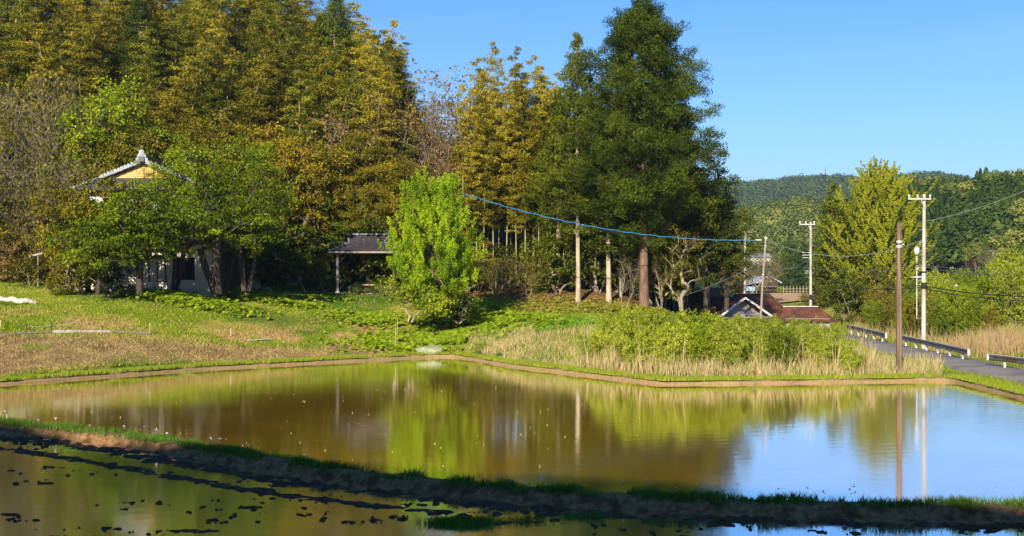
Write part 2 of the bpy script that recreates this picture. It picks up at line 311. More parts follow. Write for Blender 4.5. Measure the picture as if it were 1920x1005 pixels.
def hills(X, Y):
    """far valley sides beyond 230 m"""
    a = X/np.maximum(Y, 1)*F + 960            # bearing expressed as photo column
    nz_ = fbm(X/60, Y/60, 3)-.5
    # cedar hill on the right
    top = np.interp(a, [1300,1480,1560,1640,1700,1800,1920,2300,3000], [0,2,8,22,25,25,27,34,40])
    base = np.interp(a, [1300,1560,1700,1920,2300], [380,300,270,235,200])
    h = top*sstep(base-10, base+135, Y)*(1-.5*sstep(base+200, base+420, Y))
    # rounded broadleaf hills in the middle distance
    top2 = np.interp(a, [-2000,800,1300,1370,1440,1500,1560,1700,3000], [30,30,24,24,26,30,27,24,30])
    h2 = top2*sstep(430, 620, Y)*(1-.4*sstep(760, 1000, Y))
    # last ridge
    top3 = np.interp(a, [-3000,1000,1365,1440,1520,1600,1690,1730,1790,1900,3000], [90,90,92,94,97,98,104,104,100,88,90])
    h3 = top3*sstep(1000, 1500, Y)
    # small knoll left of the ginkgo
    return np.maximum(np.maximum(h, h2), h3) + nz_*10*sstep(240, 500, Y)
_SD = np.array(SUN_H); _SD = _SD/np.linalg.norm(_SD)
def ground(X, Y):
    X = np.asarray(X, float); Y = np.asarray(Y, float)
    Xc = np.clip(X, -95, 85); Yc = np.clip(Y, 28, 215)
    g = tps(Xc, Yc)
    left = 1 - sstep(-5, 25, X - .06*(Y-110))
    g = np.maximum(g, -.4)
    far = sstep(190, 300, Y)
    g = g*(1-far) + (g*.6*left + hills(X, Y))*far
    # embankment carrying the photographer, unseen ridge behind him, added and shaped to shade the near bund
    emb = 4.2*(1-sstep(8, 17, Y)); front = sstep(20, 28, Y)
    g = g*front + (1-front)*(-.5 + (emb+.5)*(1-sstep(10, 19, Y)))
    A_ = np.array((-38., -19.3)); B_ = np.array((-9., -37.2)); T = (B_-A_)/np.linalg.norm(B_-A_); Nn = np.array((-T[1], T[0]))
    dd = (X-A_[0])*Nn[0] + (Y-A_[1])*Nn[1]
    tt = (X-A_[0])*T[0] + (Y-A_[1])*T[1]
    hh = RIDGE + (fbm(tt/5+40, dd/9, 3)-.5)*2.0
    rid = (hh+1.8*sstep(8, 38, tt))*np.exp(-np.where(dd > 0, dd/17, -dd/60)**2) * (Y < 20)
    g = np.maximum(g, rid)
    g = g + (fbm(X/6, Y/6, 3)-.5)*.35*sstep(0, 3, np.where(Y > 45, pdist(Xc, Yc, PADDY[:15], False), 0))*(Y < 230)
    return g
RIDGE = 32.5
def groundc(X, Y):
    """ground carved for the two paddies"""
    g = ground(X, Y); ins = inpoly(X, Y, PADDY) | inpoly(X, Y, LOW)
    d = np.minimum(pdist(X, Y, PADDY), 5.0)
    k = sstep(.35, 1.1, d)
    near = (Y < 95) & (np.abs(X) < 60)
    g2 = np.where(ins, -.6, g*k + -.6*(1-k))
    db = pdist(X, Y, BFr, False); g2 = np.where(db < 1.3, -.6, g2)
    return np.where(near, g2, g)
def gz(X, Y): return float(ground(np.array([X]), np.array([Y]))[0])
def zonecol(X, Y):
    """natural colour of the ground cover"""
    n1 = fbm(X/2.2+9, Y/2.2, 4); n2 = fbm(X/7+3, Y/7+8, 3); n3 = fbm(X*1.3, Y*.9+4, 3)
    def mixc(a, b, t): t = np.clip(t, 0, 1)[..., None]; return a*(1-t)+b*t
    G1 = np.array((.17,.23,.012)); G2 = np.array((.25,.26,.03)); G3 = np.array((.08,.15,.010))
    straw = np.array((.38,.24,.10)); brown = np.array((.26,.185,.075)); litter = np.array((.15,.085,.03)); dark = np.array((.045,.04,.015))
    c = mixc(np.broadcast_to(G1, X.shape+(3,)), G2, sstep(.4, .62, n1)); c = mixc(c, G3, sstep(.5, .7, n2))
    # dry patches in the left field
    fld = (X < -4)*(1-sstep(-6, -1, X))
    lineY = np.interp(X, [-60,-28.8,-20,-14,-8,0], [62,72,79,84,90,95])   # terrace edge
    below = sstep(1.5, -2.0, Y-lineY)*fld*sstep(.7, 2.0, pdist(X, Y, FAR, False)) 
    c = mixc(c, brown*(.75+.6*n3)[..., None], below*sstep(.28, .46, n1+.12))
    strip = np.exp(-((Y-lineY-2.5)/4)**2)*fld
    c = mixc(c, straw, strip*sstep(.44, .6, n2*.5+n1*.5)*.9)
    # dry grass slope beside the meadow's foot
    rg = np.exp(-(((X+1)/3.5)**2+((Y-80)/4.)**2)); c = mixc(c, np.array((.42,.34,.13)), rg*1.3*sstep(.35,.5,n1))
    lush = np.exp(-(((X-5)/5.)**2+((Y-91)/6.)**2)); c = mixc(c, np.array((.085,.20,.008)), lush*1.2)
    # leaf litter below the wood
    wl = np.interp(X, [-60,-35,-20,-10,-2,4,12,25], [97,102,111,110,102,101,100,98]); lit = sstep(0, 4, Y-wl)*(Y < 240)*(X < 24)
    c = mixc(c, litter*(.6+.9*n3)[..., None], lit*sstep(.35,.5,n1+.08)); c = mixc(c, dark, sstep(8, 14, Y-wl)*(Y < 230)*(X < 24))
    vf = (X > 29)*(Y > 55); c = mixc(c, np.array((.19,.17,.05)), vf*.6*sstep(.4, .6, n2)); 
    farw = sstep(235, 300, Y); c = mixc(c, np.array((.035,.05,.012)), farw)
    mud = ((Y < 45)*(X < 26)).astype(float); c = mixc(c, np.array((.05,.045,.03)), mud)
    return np.clip(c*(.8+.4*n3)[..., None], .005, 1)
# ---------------------------------------------------------------- ground sheet
def spaced(*parts): return np.unique(np.concatenate([np.arange(a, b, s) for a, b, s in parts]))
xs = spaced((-3000,-700,100),(-700,-120,20),(-120,-46,3),(-46,34,.5),(34,90,2),(90,500,6),(500,1500,25),(1500,3001,100))
ys = spaced((-600,-80,30),(-80,28,3),(28,112,.5),(112,230,2),(230,720,6),(720,1700,25),(1700,4001,150))
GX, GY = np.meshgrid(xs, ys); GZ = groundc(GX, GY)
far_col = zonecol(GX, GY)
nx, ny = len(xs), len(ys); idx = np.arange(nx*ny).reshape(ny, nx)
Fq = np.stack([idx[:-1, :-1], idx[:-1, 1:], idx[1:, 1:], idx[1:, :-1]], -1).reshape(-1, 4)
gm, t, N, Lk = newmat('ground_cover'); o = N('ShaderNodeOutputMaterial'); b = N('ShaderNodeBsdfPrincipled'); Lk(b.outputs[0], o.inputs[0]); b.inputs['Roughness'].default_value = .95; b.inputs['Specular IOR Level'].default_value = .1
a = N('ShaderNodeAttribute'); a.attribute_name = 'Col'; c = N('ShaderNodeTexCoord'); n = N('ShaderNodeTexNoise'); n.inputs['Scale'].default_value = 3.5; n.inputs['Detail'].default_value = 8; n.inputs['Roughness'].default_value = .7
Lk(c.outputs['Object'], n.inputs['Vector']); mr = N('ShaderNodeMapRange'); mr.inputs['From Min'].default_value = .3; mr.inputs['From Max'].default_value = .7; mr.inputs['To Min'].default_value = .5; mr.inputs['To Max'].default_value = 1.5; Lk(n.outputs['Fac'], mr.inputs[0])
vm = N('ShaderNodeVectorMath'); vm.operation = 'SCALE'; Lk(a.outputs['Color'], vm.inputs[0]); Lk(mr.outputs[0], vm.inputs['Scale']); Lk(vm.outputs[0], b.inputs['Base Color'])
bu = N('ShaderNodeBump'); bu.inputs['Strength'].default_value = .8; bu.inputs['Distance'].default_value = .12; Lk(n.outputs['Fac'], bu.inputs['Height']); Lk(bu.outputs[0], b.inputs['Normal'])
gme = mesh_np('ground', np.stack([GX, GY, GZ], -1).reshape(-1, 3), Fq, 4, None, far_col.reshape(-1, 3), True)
tag(link('ground', gme, gm), kind='structure')
# ---------------------------------------------------------------- banks and water
def strip(P, prof, name, mat, jit=.03, label=None):
    """sweep a (offset, height) profile along a polyline; offset to its left"""
    P = np.asarray(P); Nn = pnorm(P); n = len(P); m = len(prof)
    V = np.empty((n, m, 3))
    for j, (o_, h) in enumerate(prof):
        s = np.arange(n)*.35
        oj = o_ + (fbm(s+31*j, s*0+j*3.3, 3)-.5)*jit*4; hj = h + (fbm(s*1.3+7*j, s*0+9+j, 3)-.5)*jit*(2 if 0 < j < m-1 else 0)
        V[:, j, :2] = P + Nn*oj[:, None]; V[:, j, 2] = hj
    ix = np.arange(n*m).reshape(n, m)
    return tag(link(name, mesh_np(name, V.reshape(-1, 3), np.stack([ix[:-1, :-1], ix[1:, :-1], ix[1:, 1:], ix[:-1, 1:]], -1).reshape(-1, 4), 4, None, None, True), mat), kind='structure')
M['mudbank'] = bsdf_mat('bund_mud', (.16,.085,.034), .9, (.30,.175,.085), 7, .3, 12, spec=.1, detail=8, col3=(.10,.055,.022), scale3=2.2)
M['drybank'] = bsdf_mat('dry_bank_soil', (.22,.14,.065), .95, (.42,.27,.13), 5, .9, 16, detail=8, col3=(.20,.17,.04), scale3=5)
strip(BFr, [(-.55,-.35),(-.40,-.09),(-.20,-.03),(-.12,.06),(-.05,.15),(.04,.20),(.25,.22),(.55,.21),(.80,.16),(.98,.04),(1.12,-.3)], 'bund', M['mudbank'], .013)
FARr = resample(FAR, .35)
FARs = np.vstack([smooth(FARr, 2)])
strip(FARs[::-1], [(.35,-.4),(.02,-.12),(-.02,.06),(-.10,.17),(-.28,.22),(-.7,.24),(-1.1,.20),(-1.5,-.05)][::-1] if False else [(-1.6,-.1),(-1.15,.17),(-.7,.18),(-.22,.15),(-.08,.11),(-.02,.04),(.02,-.12),(.35,-.4)], 'paddy_bank', M['drybank'], .055)
SLOPE = .006
def water_mat(name, mud, mud2, fac, bs, rough):
    m, t, N, Lk = newmat(name); o = N('ShaderNodeOutputMaterial')
    d = N('ShaderNodeBsdfDiffuse'); g = N('ShaderNodeBsdfGlossy'); g.inputs['Roughness'].default_value = rough; g.inputs['Color'].default_value = (1, 1, 1, 1)
    c = N('ShaderNodeTexCoord'); n = N('ShaderNodeTexNoise'); n.inputs['Scale'].default_value = .35; n.inputs['Detail'].default_value = 5; Lk(c.outputs['Object'], n.inputs['Vector'])
    r = N('ShaderNodeValToRGB'); r.color_ramp.elements[0].position = .35; r.color_ramp.elements[1].position = .65; r.color_ramp.elements[0].color = (*mud, 1); r.color_ramp.elements[1].color = (*mud2, 1); Lk(n.outputs['Fac'], r.inputs[0]); Lk(r.outputs[0], d.inputs[0])
    mp_ = N('ShaderNodeMapping'); mp_.inputs['Scale'].default_value = (1, 1.6, 1); Lk(c.outputs['Object'], mp_.inputs[0])
    n1 = N('ShaderNodeTexNoise'); n1.inputs['Scale'].default_value = 3.2; n1.inputs['Detail'].default_value = 3; Lk(mp_.outputs[0], n1.inputs['Vector'])
    n2 = N('ShaderNodeTexNoise'); n2.inputs['Scale'].default_value = 11; n2.inputs['Detail'].default_value = 2; Lk(mp_.outputs[0], n2.inputs['Vector'])
    n4 = N('ShaderNodeTexNoise'); n4.inputs['Scale'].default_value = .16; n4.inputs['Detail'].default_value = 2; Lk(c.outputs['Object'], n4.inputs['Vector'])
    ad = N('ShaderNodeMath'); ad.operation = 'MULTIPLY_ADD'; Lk(n2.outputs['Fac'], ad.inputs[0]); ad.inputs[1].default_value = .25; Lk(n1.outputs['Fac'], ad.inputs[2])
    st = N('ShaderNodeMapRange'); st.inputs['From Min'].default_value = .38; st.inputs['From Max'].default_value = .62; st.inputs['To Min'].default_value = .35; st.inputs['To Max'].default_value = 1.2; Lk(n4.outputs['Fac'], st.inputs[0])
    hm = N('ShaderNodeMath'); hm.operation = 'MULTIPLY'; Lk(ad.outputs[0], hm.inputs[0]); Lk(st.outputs[0], hm.inputs[1])
    bu = N('ShaderNodeBump'); bu.inputs['Strength'].default_value = 1; bu.inputs['Distance'].default_value = bs; Lk(hm.outputs[0], bu.inputs['Height'])
    Lk(bu.outputs[0], g.inputs['Normal'])
    fr = N('ShaderNodeLayerWeight'); fr.inputs['Blend'].default_value = .5
    fm = N('ShaderNodeMapRange'); fm.inputs['From Min'].default_value = .70; fm.inputs['From Max'].default_value = 1.0; fm.inputs['To Min'].default_value = fac[0]; fm.inputs['To Max'].default_value = fac[1]; Lk(fr.outputs['Facing'], fm.inputs[0])
    x = N('ShaderNodeMixShader'); Lk(fm.outputs[0], x.inputs[0]); Lk(d.outputs[0], x.inputs[1]); Lk(g.outputs[0], x.inputs[2]); Lk(x.outputs[0], o.inputs[0]); return m
def flat(name, P, z, mat):
    me = bpy.data.meshes.new(name); me.from_pydata([(x, y, z) for x, y in P], [], [tuple(range(len(P)))]); me.update()
    import bmesh
    bm = bmesh.new(); bm.from_mesh(me); bmesh.ops.triangulate(bm, faces=bm.faces); bmesh.ops.recalc_face_normals(bm, faces=bm.faces)
    if bm.faces[0].normal.z < 0: bmesh.ops.reverse_faces(bm, faces=bm.faces)
    bm.to_mesh(me); bm.free()
    return tag(link(name, me, mat), kind='structure')
_gw = np.random.default_rng(12); _nw = 26; _wl = .22*(.95/.22)**_gw.random(_nw); _wa = _gw.normal(size=_nw)*.75+1.9; _wp = _gw.random(_nw)*6.28; _wh = SLOPE*math.sqrt(2/_nw)*_wl/6.283
def rippled(name, P, z, mat, st=.25):
    """water surface as real wind ripples"""
    x0, x1 = max(P[:, 0].min(), -30), P[:, 0].max()+.1; y0, y1 = max(26.0, P[:, 1].min()), P[:, 1].max()+.1
    X, Y = np.meshgrid(np.arange(x0, x1, st), np.arange(y0, y1, st)); ok = inpoly(X, Y, P) & (X > -.415*Y-3); calm = .55+.9*fbm(X/7+5, Y/9, 2)
    Z = np.zeros(X.shape)
    for l, a, p, h in zip(_wl, _wa, _wp, _wh): Z += h*np.sin(6.283/l*(X*math.cos(a)+Y*math.sin(a))+p+.5*np.sin(X*.7+p)+.5*np.sin(Y*.6+2*p))
    Z = z+Z*calm; ii = np.arange(X.size).reshape(X.shape); fk = ok[:-1, :-1] & ok[1:, :-1] & ok[:-1, 1:] & ok[1:, 1:]
    Fm = np.stack([ii[:-1, :-1], ii[:-1, 1:], ii[1:, 1:], ii[1:, :-1]], -1)[fk]; u, inv = np.unique(Fm, return_inverse=True)
    return tag(link(name, mesh_np(name, np.stack([X, Y, Z], -1).reshape(-1, 3)[u], inv.reshape(-1), 4, None, None, True), mat), kind='structure')
cen = PADDY.mean(0)
PW = PADDY.copy()
PW = np.vstack([FARs + np.r_[[[0, 0]]], (BFr+pnorm(BFr)*1.0)[(BFr[:, 0] < 22.9) & (BFr[:, 0] > -33)][::-1]])
rippled('paddy_water', PW, 0.0, water_mat('paddy_water', (.42,.235,.006), (.56,.32,.010), (.72,.97), .0022, .065))
MUDZ = -.045
LW = np.vstack([(BFr-pnorm(BFr)*.4)[(BFr[:, 0] > -34) & (BFr[:, 0] < 26)], [(26, 18), (-34, 18)]])
rippled('flooded_field_water', LW, MUDZ, water_mat('muddy_water', (.12,.075,.02), (.20,.125,.03), (.78,.98), .0014, .08))
# churned mud in the near field
mx_ = np.arange(-23, 16, .05); my_ = np.arange(26.5, 49.5, .05)
MX, MY = np.meshgrid(mx_, my_)
ds = pdist(MX, MY, BFr[::2], False)
n1 = fbm(MX*1.1, MY*1.1, 3); n2 = fbm(MX*3.2+4, MY*3.2, 4); n3 = fbm(MX*.45+2, MY*.6+3, 3)
wob = (n1-.5)*.35
lefty = 1-sstep(-2.5, 1.0, MX)
wid = np.interp(MX, [-18,-5,4,14], [1.15,.85,.7,.6])
r1 = np.exp(-((ds-.45-.58*wid+wob*.5)/(.58*wid))**4)
r2 = np.exp(-((ds-2.05*wid-.62+wob*.4)/(.36*wid))**4)*(lefty*.95+.05)
isl = np.exp(-(((MX+.2)/1.6)**2+((MY-29.35)/.35)**2)) + .9*np.exp(-(((MX-1.6)/1.0)**2+((MY-30.0)/.22)**2)) + .8*np.exp(-(((MX+3.4)/1.1)**2+((MY-29.7)/.25)**2))+ .8*np.exp(-(((MX+6.8)/1.6)**2+((MY-28.4)/.35)**2))
n4 = fbm(MX*9, MY*11, 3); n2 = n2*.62+n4*.38
spk = sstep(.585, .70, n2)*(sstep(.46, .62, n3)*.9+.10)
edge = np.exp(-((ds-.35)/.25)**2)
H = -.135 + .105*r1 + .110*r2 + .12*isl + .115*spk + (n2-.5)*.18*(.30+r1+r2+isl)
H = np.where(H > MUDZ+.03, MUDZ+.03+(H-MUDZ-.03)*.35, H)
H = np.where(ds < .30, -.2, H)
keep = (~inpoly(MX, MY, PADDY)) & inpoly(MX, MY, LW) & (H > MUDZ-.05)
ixm = np.arange(MX.size).reshape(MX.shape)
fk = keep[:-1, :-1] | keep[1:, :-1] | keep[:-1, 1:] | keep[1:, 1:]
fk &= inpoly(MX[:-1, :-1], MY[:-1, :-1], LW)
Fm = np.stack([ixm[:-1, :-1], ixm[:-1, 1:], ixm[1:, 1:], ixm[1:, :-1]], -1)[fk]
used, inv = np.unique(Fm, return_inverse=True)
Vm = np.stack([MX, MY, H], -1).reshape(-1, 3)[used]
M['wetmud'] = bsdf_mat('wet_mud', (.040,.022,.009), .8, (.10,.060,.028), 9, 1.0, 30, spec=.15, detail=8)
tag(link('churned_mud', mesh_np('churned_mud', Vm, inv.reshape(-1), 4, None, None, True), M['wetmud']), kind='structure')
# road
RC = resample([(26.7,30),(26.7,66),(27.0,85),(27.2,105),(27.0,125),(25.5,150),(23,175)], 1.5)
rn_ = pnorm(RC); e1 = RC+rn_*1.5; e2 = RC-rn_*1.5
RZ = lambda P: np.maximum(ground(P[:, 0], P[:, 1]), -.02)*0 + np.interp(P[:, 1], [30,66,100,175], [.12,.10,.05,.05])
zc = RZ(RC); Vr = []; 
for k in range(len(RC)): Vr += [(*(RC[k]+rn_[k]*1.75), zc[k]-.25), (*(RC[k]+rn_[k]*1.5), zc[k]+.10), (*RC[k], zc[k]+.13), (*(RC[k]-rn_[k]*1.5), zc[k]+.10), (*(RC[k]-rn_[k]*1.75), zc[k]-.25)]
ix = np.arange(len(Vr)).reshape(-1, 5)
tag(link('road', mesh_np('road', Vr, np.stack([ix[:-1, :-1], ix[:-1, 1:], ix[1:, 1:], ix[1:, :-1]], -1).reshape(-1, 4), 4, None, None, True), M['asphalt']), kind='structure')
# ochre ploughed field in the valley
def drape(name, x0, x1, y0, y1, dz, mat, n=24):
    X_, Y_ = np.meshgrid(np.linspace(x0, x1, n), np.linspace(y0, y1, n)); Z_ = ground(X_, Y_)+dz
    ii = np.arange(n*n).reshape(n, n)
    return tag(link(name, mesh_np(name, np.stack([X_, Y_, Z_], -1).reshape(-1, 3), np.stack([ii[:-1, :-1], ii[:-1, 1:], ii[1:, 1:], ii[1:, :-1]], -1).reshape(-1, 4), 4, None, None, True), mat), kind='structure')
drape('ploughed_field', 34, 68, 200, 285, .25, M['ochre'], 40)
# ---------------------------------------------------------------- plant prototypes
def unit(v): return v/np.maximum(np.linalg.norm(v, axis=-1, keepdims=True), 1e-6)
def clumpleaves(C, rad, nl, g, ln, wd, up=.5, out=.6, flat=.6, centre=None, hang=0.0, lift=0.0):
    """nl leaves round each clump centre C; normals lean outward and up so clumps catch light on one side"""
    C = np.asarray(C); k = len(C); rad = np.broadcast_to(rad, k)
    d = unit(g.normal(size=(k, nl, 3))); r_ = g.random((k, nl, 1))**.45
    off = d*r_; off[..., 2] *= flat
    P = (C[:, None] + off*rad[:, None, None]).reshape(-1, 3); dn = d.reshape(-1, 3)
    rnd_ = unit(g.normal(size=P.shape))
    Nn = unit(dn*out + np.array((0, 0, up)) + rnd_*.75)
    U = unit(np.cross(Nn, unit(g.normal(size=P.shape))) + dn*.5 + np.array((0, 0, lift-hang)))
    return P, U, Nn, ln*(.7+.6*g.random(len(P))), wd*(.7+.6*g.random(len(P)))
def cat_(L): return [np.concatenate([l[i] for l in L]) for i in range(5)]
def crown_mesh(name, L, g):
    P, U, Nn, a_, b_ = cat_(L); return leafmesh(name, leaves(P, U, Nn, a_, b_), None, None, g)
class Tubes:
    """many tapered branches in one mesh, n-sided"""
    def __init__(s, n=4): s.n = n; s.V = []; s.F = []; s.c = 0
    def add(s, pts, rs):
        pts = np.asarray(pts, float); m = len(pts); rs = np.broadcast_to(rs, m)
        d = unit(np.gradient(pts, axis=0)); ref = np.where(np.abs(d[:, 2:3]) < .9, [[0, 0, 1.]], [[1., 0, 0]])
        a = unit(np.cross(d, ref)); b = np.cross(d, a); t = np.arange(s.n)*2*math.pi/s.n
        ring = pts[:, None] + (a[:, None]*np.cos(t)[None, :, None] + b[:, None]*np.sin(t)[None, :, None])*rs[:, None, None]
        s.V.append(ring.reshape(-1, 3)); ix = np.arange(m*s.n).reshape(m, s.n)+s.c; nx_ = np.roll(ix, -1, 1)
        s.F.append(np.stack([ix[:-1], nx_[:-1], nx_[1:], ix[1:]], -1).reshape(-1, 4)); s.c += m*s.n
    def mesh(s, name): return mesh_np(name, np.concatenate(s.V), np.concatenate(s.F), 4, None, None, True)
def bamboo(seed, L=18., wide=1.0, lean=1.0):
    g = np.random.default_rng(seed); T = Tubes(5)
    az = g.random()*6.28; ld = np.array((math.cos(az), math.sin(az), 0))
    def cp_(t): return np.array((0, 0, L*t)) + ld*(lean*1.5*t**3.2) - np.array((0, 0, 1))*(lean*.5*t**6)
    ts = np.linspace(0, 1, 16); T.add([cp_(t) for t in ts], np.interp(ts, [0, .6, 1], [.065, .045, .008]))
    LL = []; a0 = g.random()*6
    for t in np.arange(.30, 1.0, .025):
        w_ = np.interp(t, [.3, .42, .6, .8, .93, 1], [.5, .95, 1.0, .75, .42, .15])*1.55*wide
        for k in range(2 if t < .9 else 1):
            a0 += 2.4 + g.normal()*.4; b = w_*(.7+.5*g.random()); o_ = np.array((math.cos(a0), math.sin(a0), 0))
            p0 = cp_(t); s_ = np.linspace(0, 1, 4)
            bp = [p0 + o_*b*q + np.array((0, 0, b*(.75*q-.62*q*q))) for q in s_]; T.add(bp, [.014, .01, .007, .004])
            nt_ = max(3, int(6*b)); q = g.random(nt_)**.6; C = p0 + o_*(b*q)[:, None] + np.stack([q*0, q*0, b*(.75*q-.62*q*q)-.08], 1) + g.normal(size=(nt_, 3))*.10*b
            LL.append(clumpleaves(C, .32+.12*b, 26, g, .25, .07, up=.6, out=.45, flat=.42, hang=.35))
    return [('stem', T.mesh('bamboo_stem'), 'culm'), ('foliage', crown_mesh('bamboo_foliage', LL, g), 'bamboo')]
def conifer(seed, L, lo, prof, nb, cr, nl, leaf, bark, tr, droop=.15, upt=.25, ln=.26, wd=.10, ncl=3, irr=.25, gaps=.0, wob=0, vj=0, cf=.62, skirt=0):
    g = np.random.default_rng(seed); T = Tubes(7); B = Tubes(4)
    tz = np.linspace(0, 1, 12); TP = np.stack([np.sin(tz*3+seed)*wob, np.cos(tz*2.3+seed)*wob, tz*L], 1)
    T.add(TP, np.interp(tz, [0, .04, .1, 1], [tr*1.35, tr*1.1, tr, .03]))
    LL = []; a0 = 0
    zs = np.sort(np.concatenate([lo + (1-lo)*(g.random(nb)**.95), lo-skirt*g.random(int(nb*.10))**1.5] if skirt else [lo + (1-lo)*(g.random(nb)**.95)])); sect = g.random(16)
    for z in zs:
        a0 += 2.39996 + g.normal()*.3; R0 = np.interp(z, prof[0], prof[1])
        if g.random() < gaps: continue
        b = R0*(1-irr+1.6*irr*g.random())*(.85+.3*sect[int((a0 % 6.28)/6.28*15.9)]); o_ = np.array((math.cos(a0), math.sin(a0), 0))
        p0 = np.array((np.interp(z, tz, TP[:, 0]), np.interp(z, tz, TP[:, 1]), z*L))
        f = lambda q: p0 + o_*b*q + np.array((0, 0, b*(-droop*q+upt*q*q)))
        B.add([f(q) for q in (0, .35, .7, 1)], [.02+.009*b, .018+.006*b, .015, .006])
        n_ = max(1, int(round(ncl*b/2.2+.5)))
        for j in range(n_):
            q = 1-.62*(j/max(n_, 1))*(.8+.4*g.random()); side = np.cross(o_, (0, 0, 1))*g.normal()*.30*b*q*.7
            C = (f(q)+side+np.array((0, 0, g.normal()*vj)))[None]; rr = cr*(.7+.6*g.random())*min(1, .45+b/3)
            LL.append(clumpleaves(C, rr, int(nl*(.7+.6*g.random())*min(1.4, (rr/cr)**1.6)), g, ln, wd, up=.45, out=.7, flat=cf, lift=.35))
    LL.append(clumpleaves(np.array([[TP[-1, 0], TP[-1, 1], L*s] for s in (.965, .985, 1.0)]), [.5*cr, .4*cr, .25*cr], int(nl*.6), g, ln, wd, lift=.8, flat=1.3))
    return [('trunk', T.mesh('trunk'), bark), ('branches', B.mesh('branches'), bark), ('crown', crown_mesh('crown', LL, g), leaf)]
def broadleaf(seed, H, cz, rx, rz, ntip, cr, nl, leaf, bark, tr, ry=None, th=None, stems=1, ln=.22, wd=.14, up=.45, out=.7, flat=.65, shell=.5, hang=0, lift=0, spread=.3, lean=(0, 0), lobes=5, extra=None, egg=0, tubes=4):
    """limbs grown towards clump centres spread through an uneven crown envelope"""
    g = np.random.default_rng(seed); T = Tubes(6); B = Tubes(tubes); ry = ry or rx; th = th if th is not None else max(.2, cz-rz)
    ph = g.random(3)*6
    tips = []
    while len(tips) < ntip:
        d = unit(g.normal(size=3)); q = g.random()**shell
        az = math.atan2(d[1], d[0]); wl = 1+.16*math.sin(lobes*az+ph[0])+.14*math.sin(3*d[2]*2+ph[1]+2*az)+.10*math.sin((lobes+2)*az+ph[2]+5*d[2])
        e_ = 1-egg*max(0, d[2])*q
        p = np.array((d[0]*rx*q*wl*e_+lean[0], d[1]*ry*q*wl*e_+lean[1], cz+d[2]*rz*q*(.92+.16*g.random())))
        if p[2] > .15: tips.append(p)
    tips = np.array(tips); nodes = []; par = []; 
    for s in range(stems):
        a_ = s/stems*6.28+g.random(); b0 = np.array((math.cos(a_), math.sin(a_), 0))*spread*(stems > 1)
        base = b0*.35; top = b0*1.2 + np.array((lean[0]*.4, lean[1]*.4, max(th, .3)))
        i0 = len(nodes)
        for k, q in enumerate(np.linspace(0, 1, 5)):
            nodes.append(base*(1-q)+top*q + np.array((math.sin(q*5+s+seed)*.05*th*.4, math.cos(q*4+s)*.04*th*.4, 0))); par.append(-1 if k == 0 else len(nodes)-2)
    order = np.argsort(np.linalg.norm(tips-np.array((lean[0]*.4, lean[1]*.4, th)), axis=1)); leafn = []
    for i in order:
        tp = tips[i]; A = np.array(nodes); dist = np.linalg.norm(A-tp, axis=1); pen = np.maximum(0, A[:, 2]-tp[2]+.25*dist)*1.5 + np.where(A[:, 2] < th*.75, 3, 0)
        j = int(np.argmin(dist+pen)); p0 = A[j]; v = tp-p0; k_ = 3; prev = j
        for q in (1/3, 2/3, 1):
            sag = np.array((0, 0, 1))*math.sin(q*math.pi)*.10*np.linalg.norm(v)
            nodes.append(p0+v*q+sag+g.normal(size=3)*.02*np.linalg.norm(v)*(q < 1)); par.append(prev); prev = len(nodes)-1
        leafn.append(prev)
    A = np.array(nodes); cnt = np.zeros(len(A)); 
    for l in leafn: cnt[l] += 1
    for i in range(len(A)-1, -1, -1):
        if par[i] >= 0: cnt[par[i]] += cnt[i]
    rad = tr*np.sqrt(np.maximum(cnt, .4)/max(1, len(leafn)/stems))
    kids = {}
    for i, p in enumerate(par): kids.setdefault(p, []).append(i)
    started = [i for i, p in enumerate(par) if p == -1]; stack = [(i, None) for i in started]
    while stack:
        i, pp = stack.pop(); path = ([A[pp]] if pp is not None else [])+[A[i]]; rr = ([rad[i]] if pp is not None else [])+[rad[i]]
        cur = i
        while kids.get(cur):
            ks = sorted(kids[cur], key=lambda k: -cnt[k]); 
            for k in ks[1:]: stack.append((k, cur))
            cur = ks[0]; path.append(A[cur]); rr.append(rad[cur])
        if len(path) > 1:
            main = pp is None
            (T if main else B).add(path, np.maximum(rr, .008))
    LL = [clumpleaves(tips, cr*(.65+.7*g.random(len(tips))), nl, g, ln, wd, up, out, flat, None, hang, lift)]
    parts = [('trunk', T.mesh('trunk'), bark)]
    if B.V: parts.append(('branches', B.mesh('branches'), bark))
    parts.append(('crown', crown_mesh('crown', LL, g), leaf)); return parts
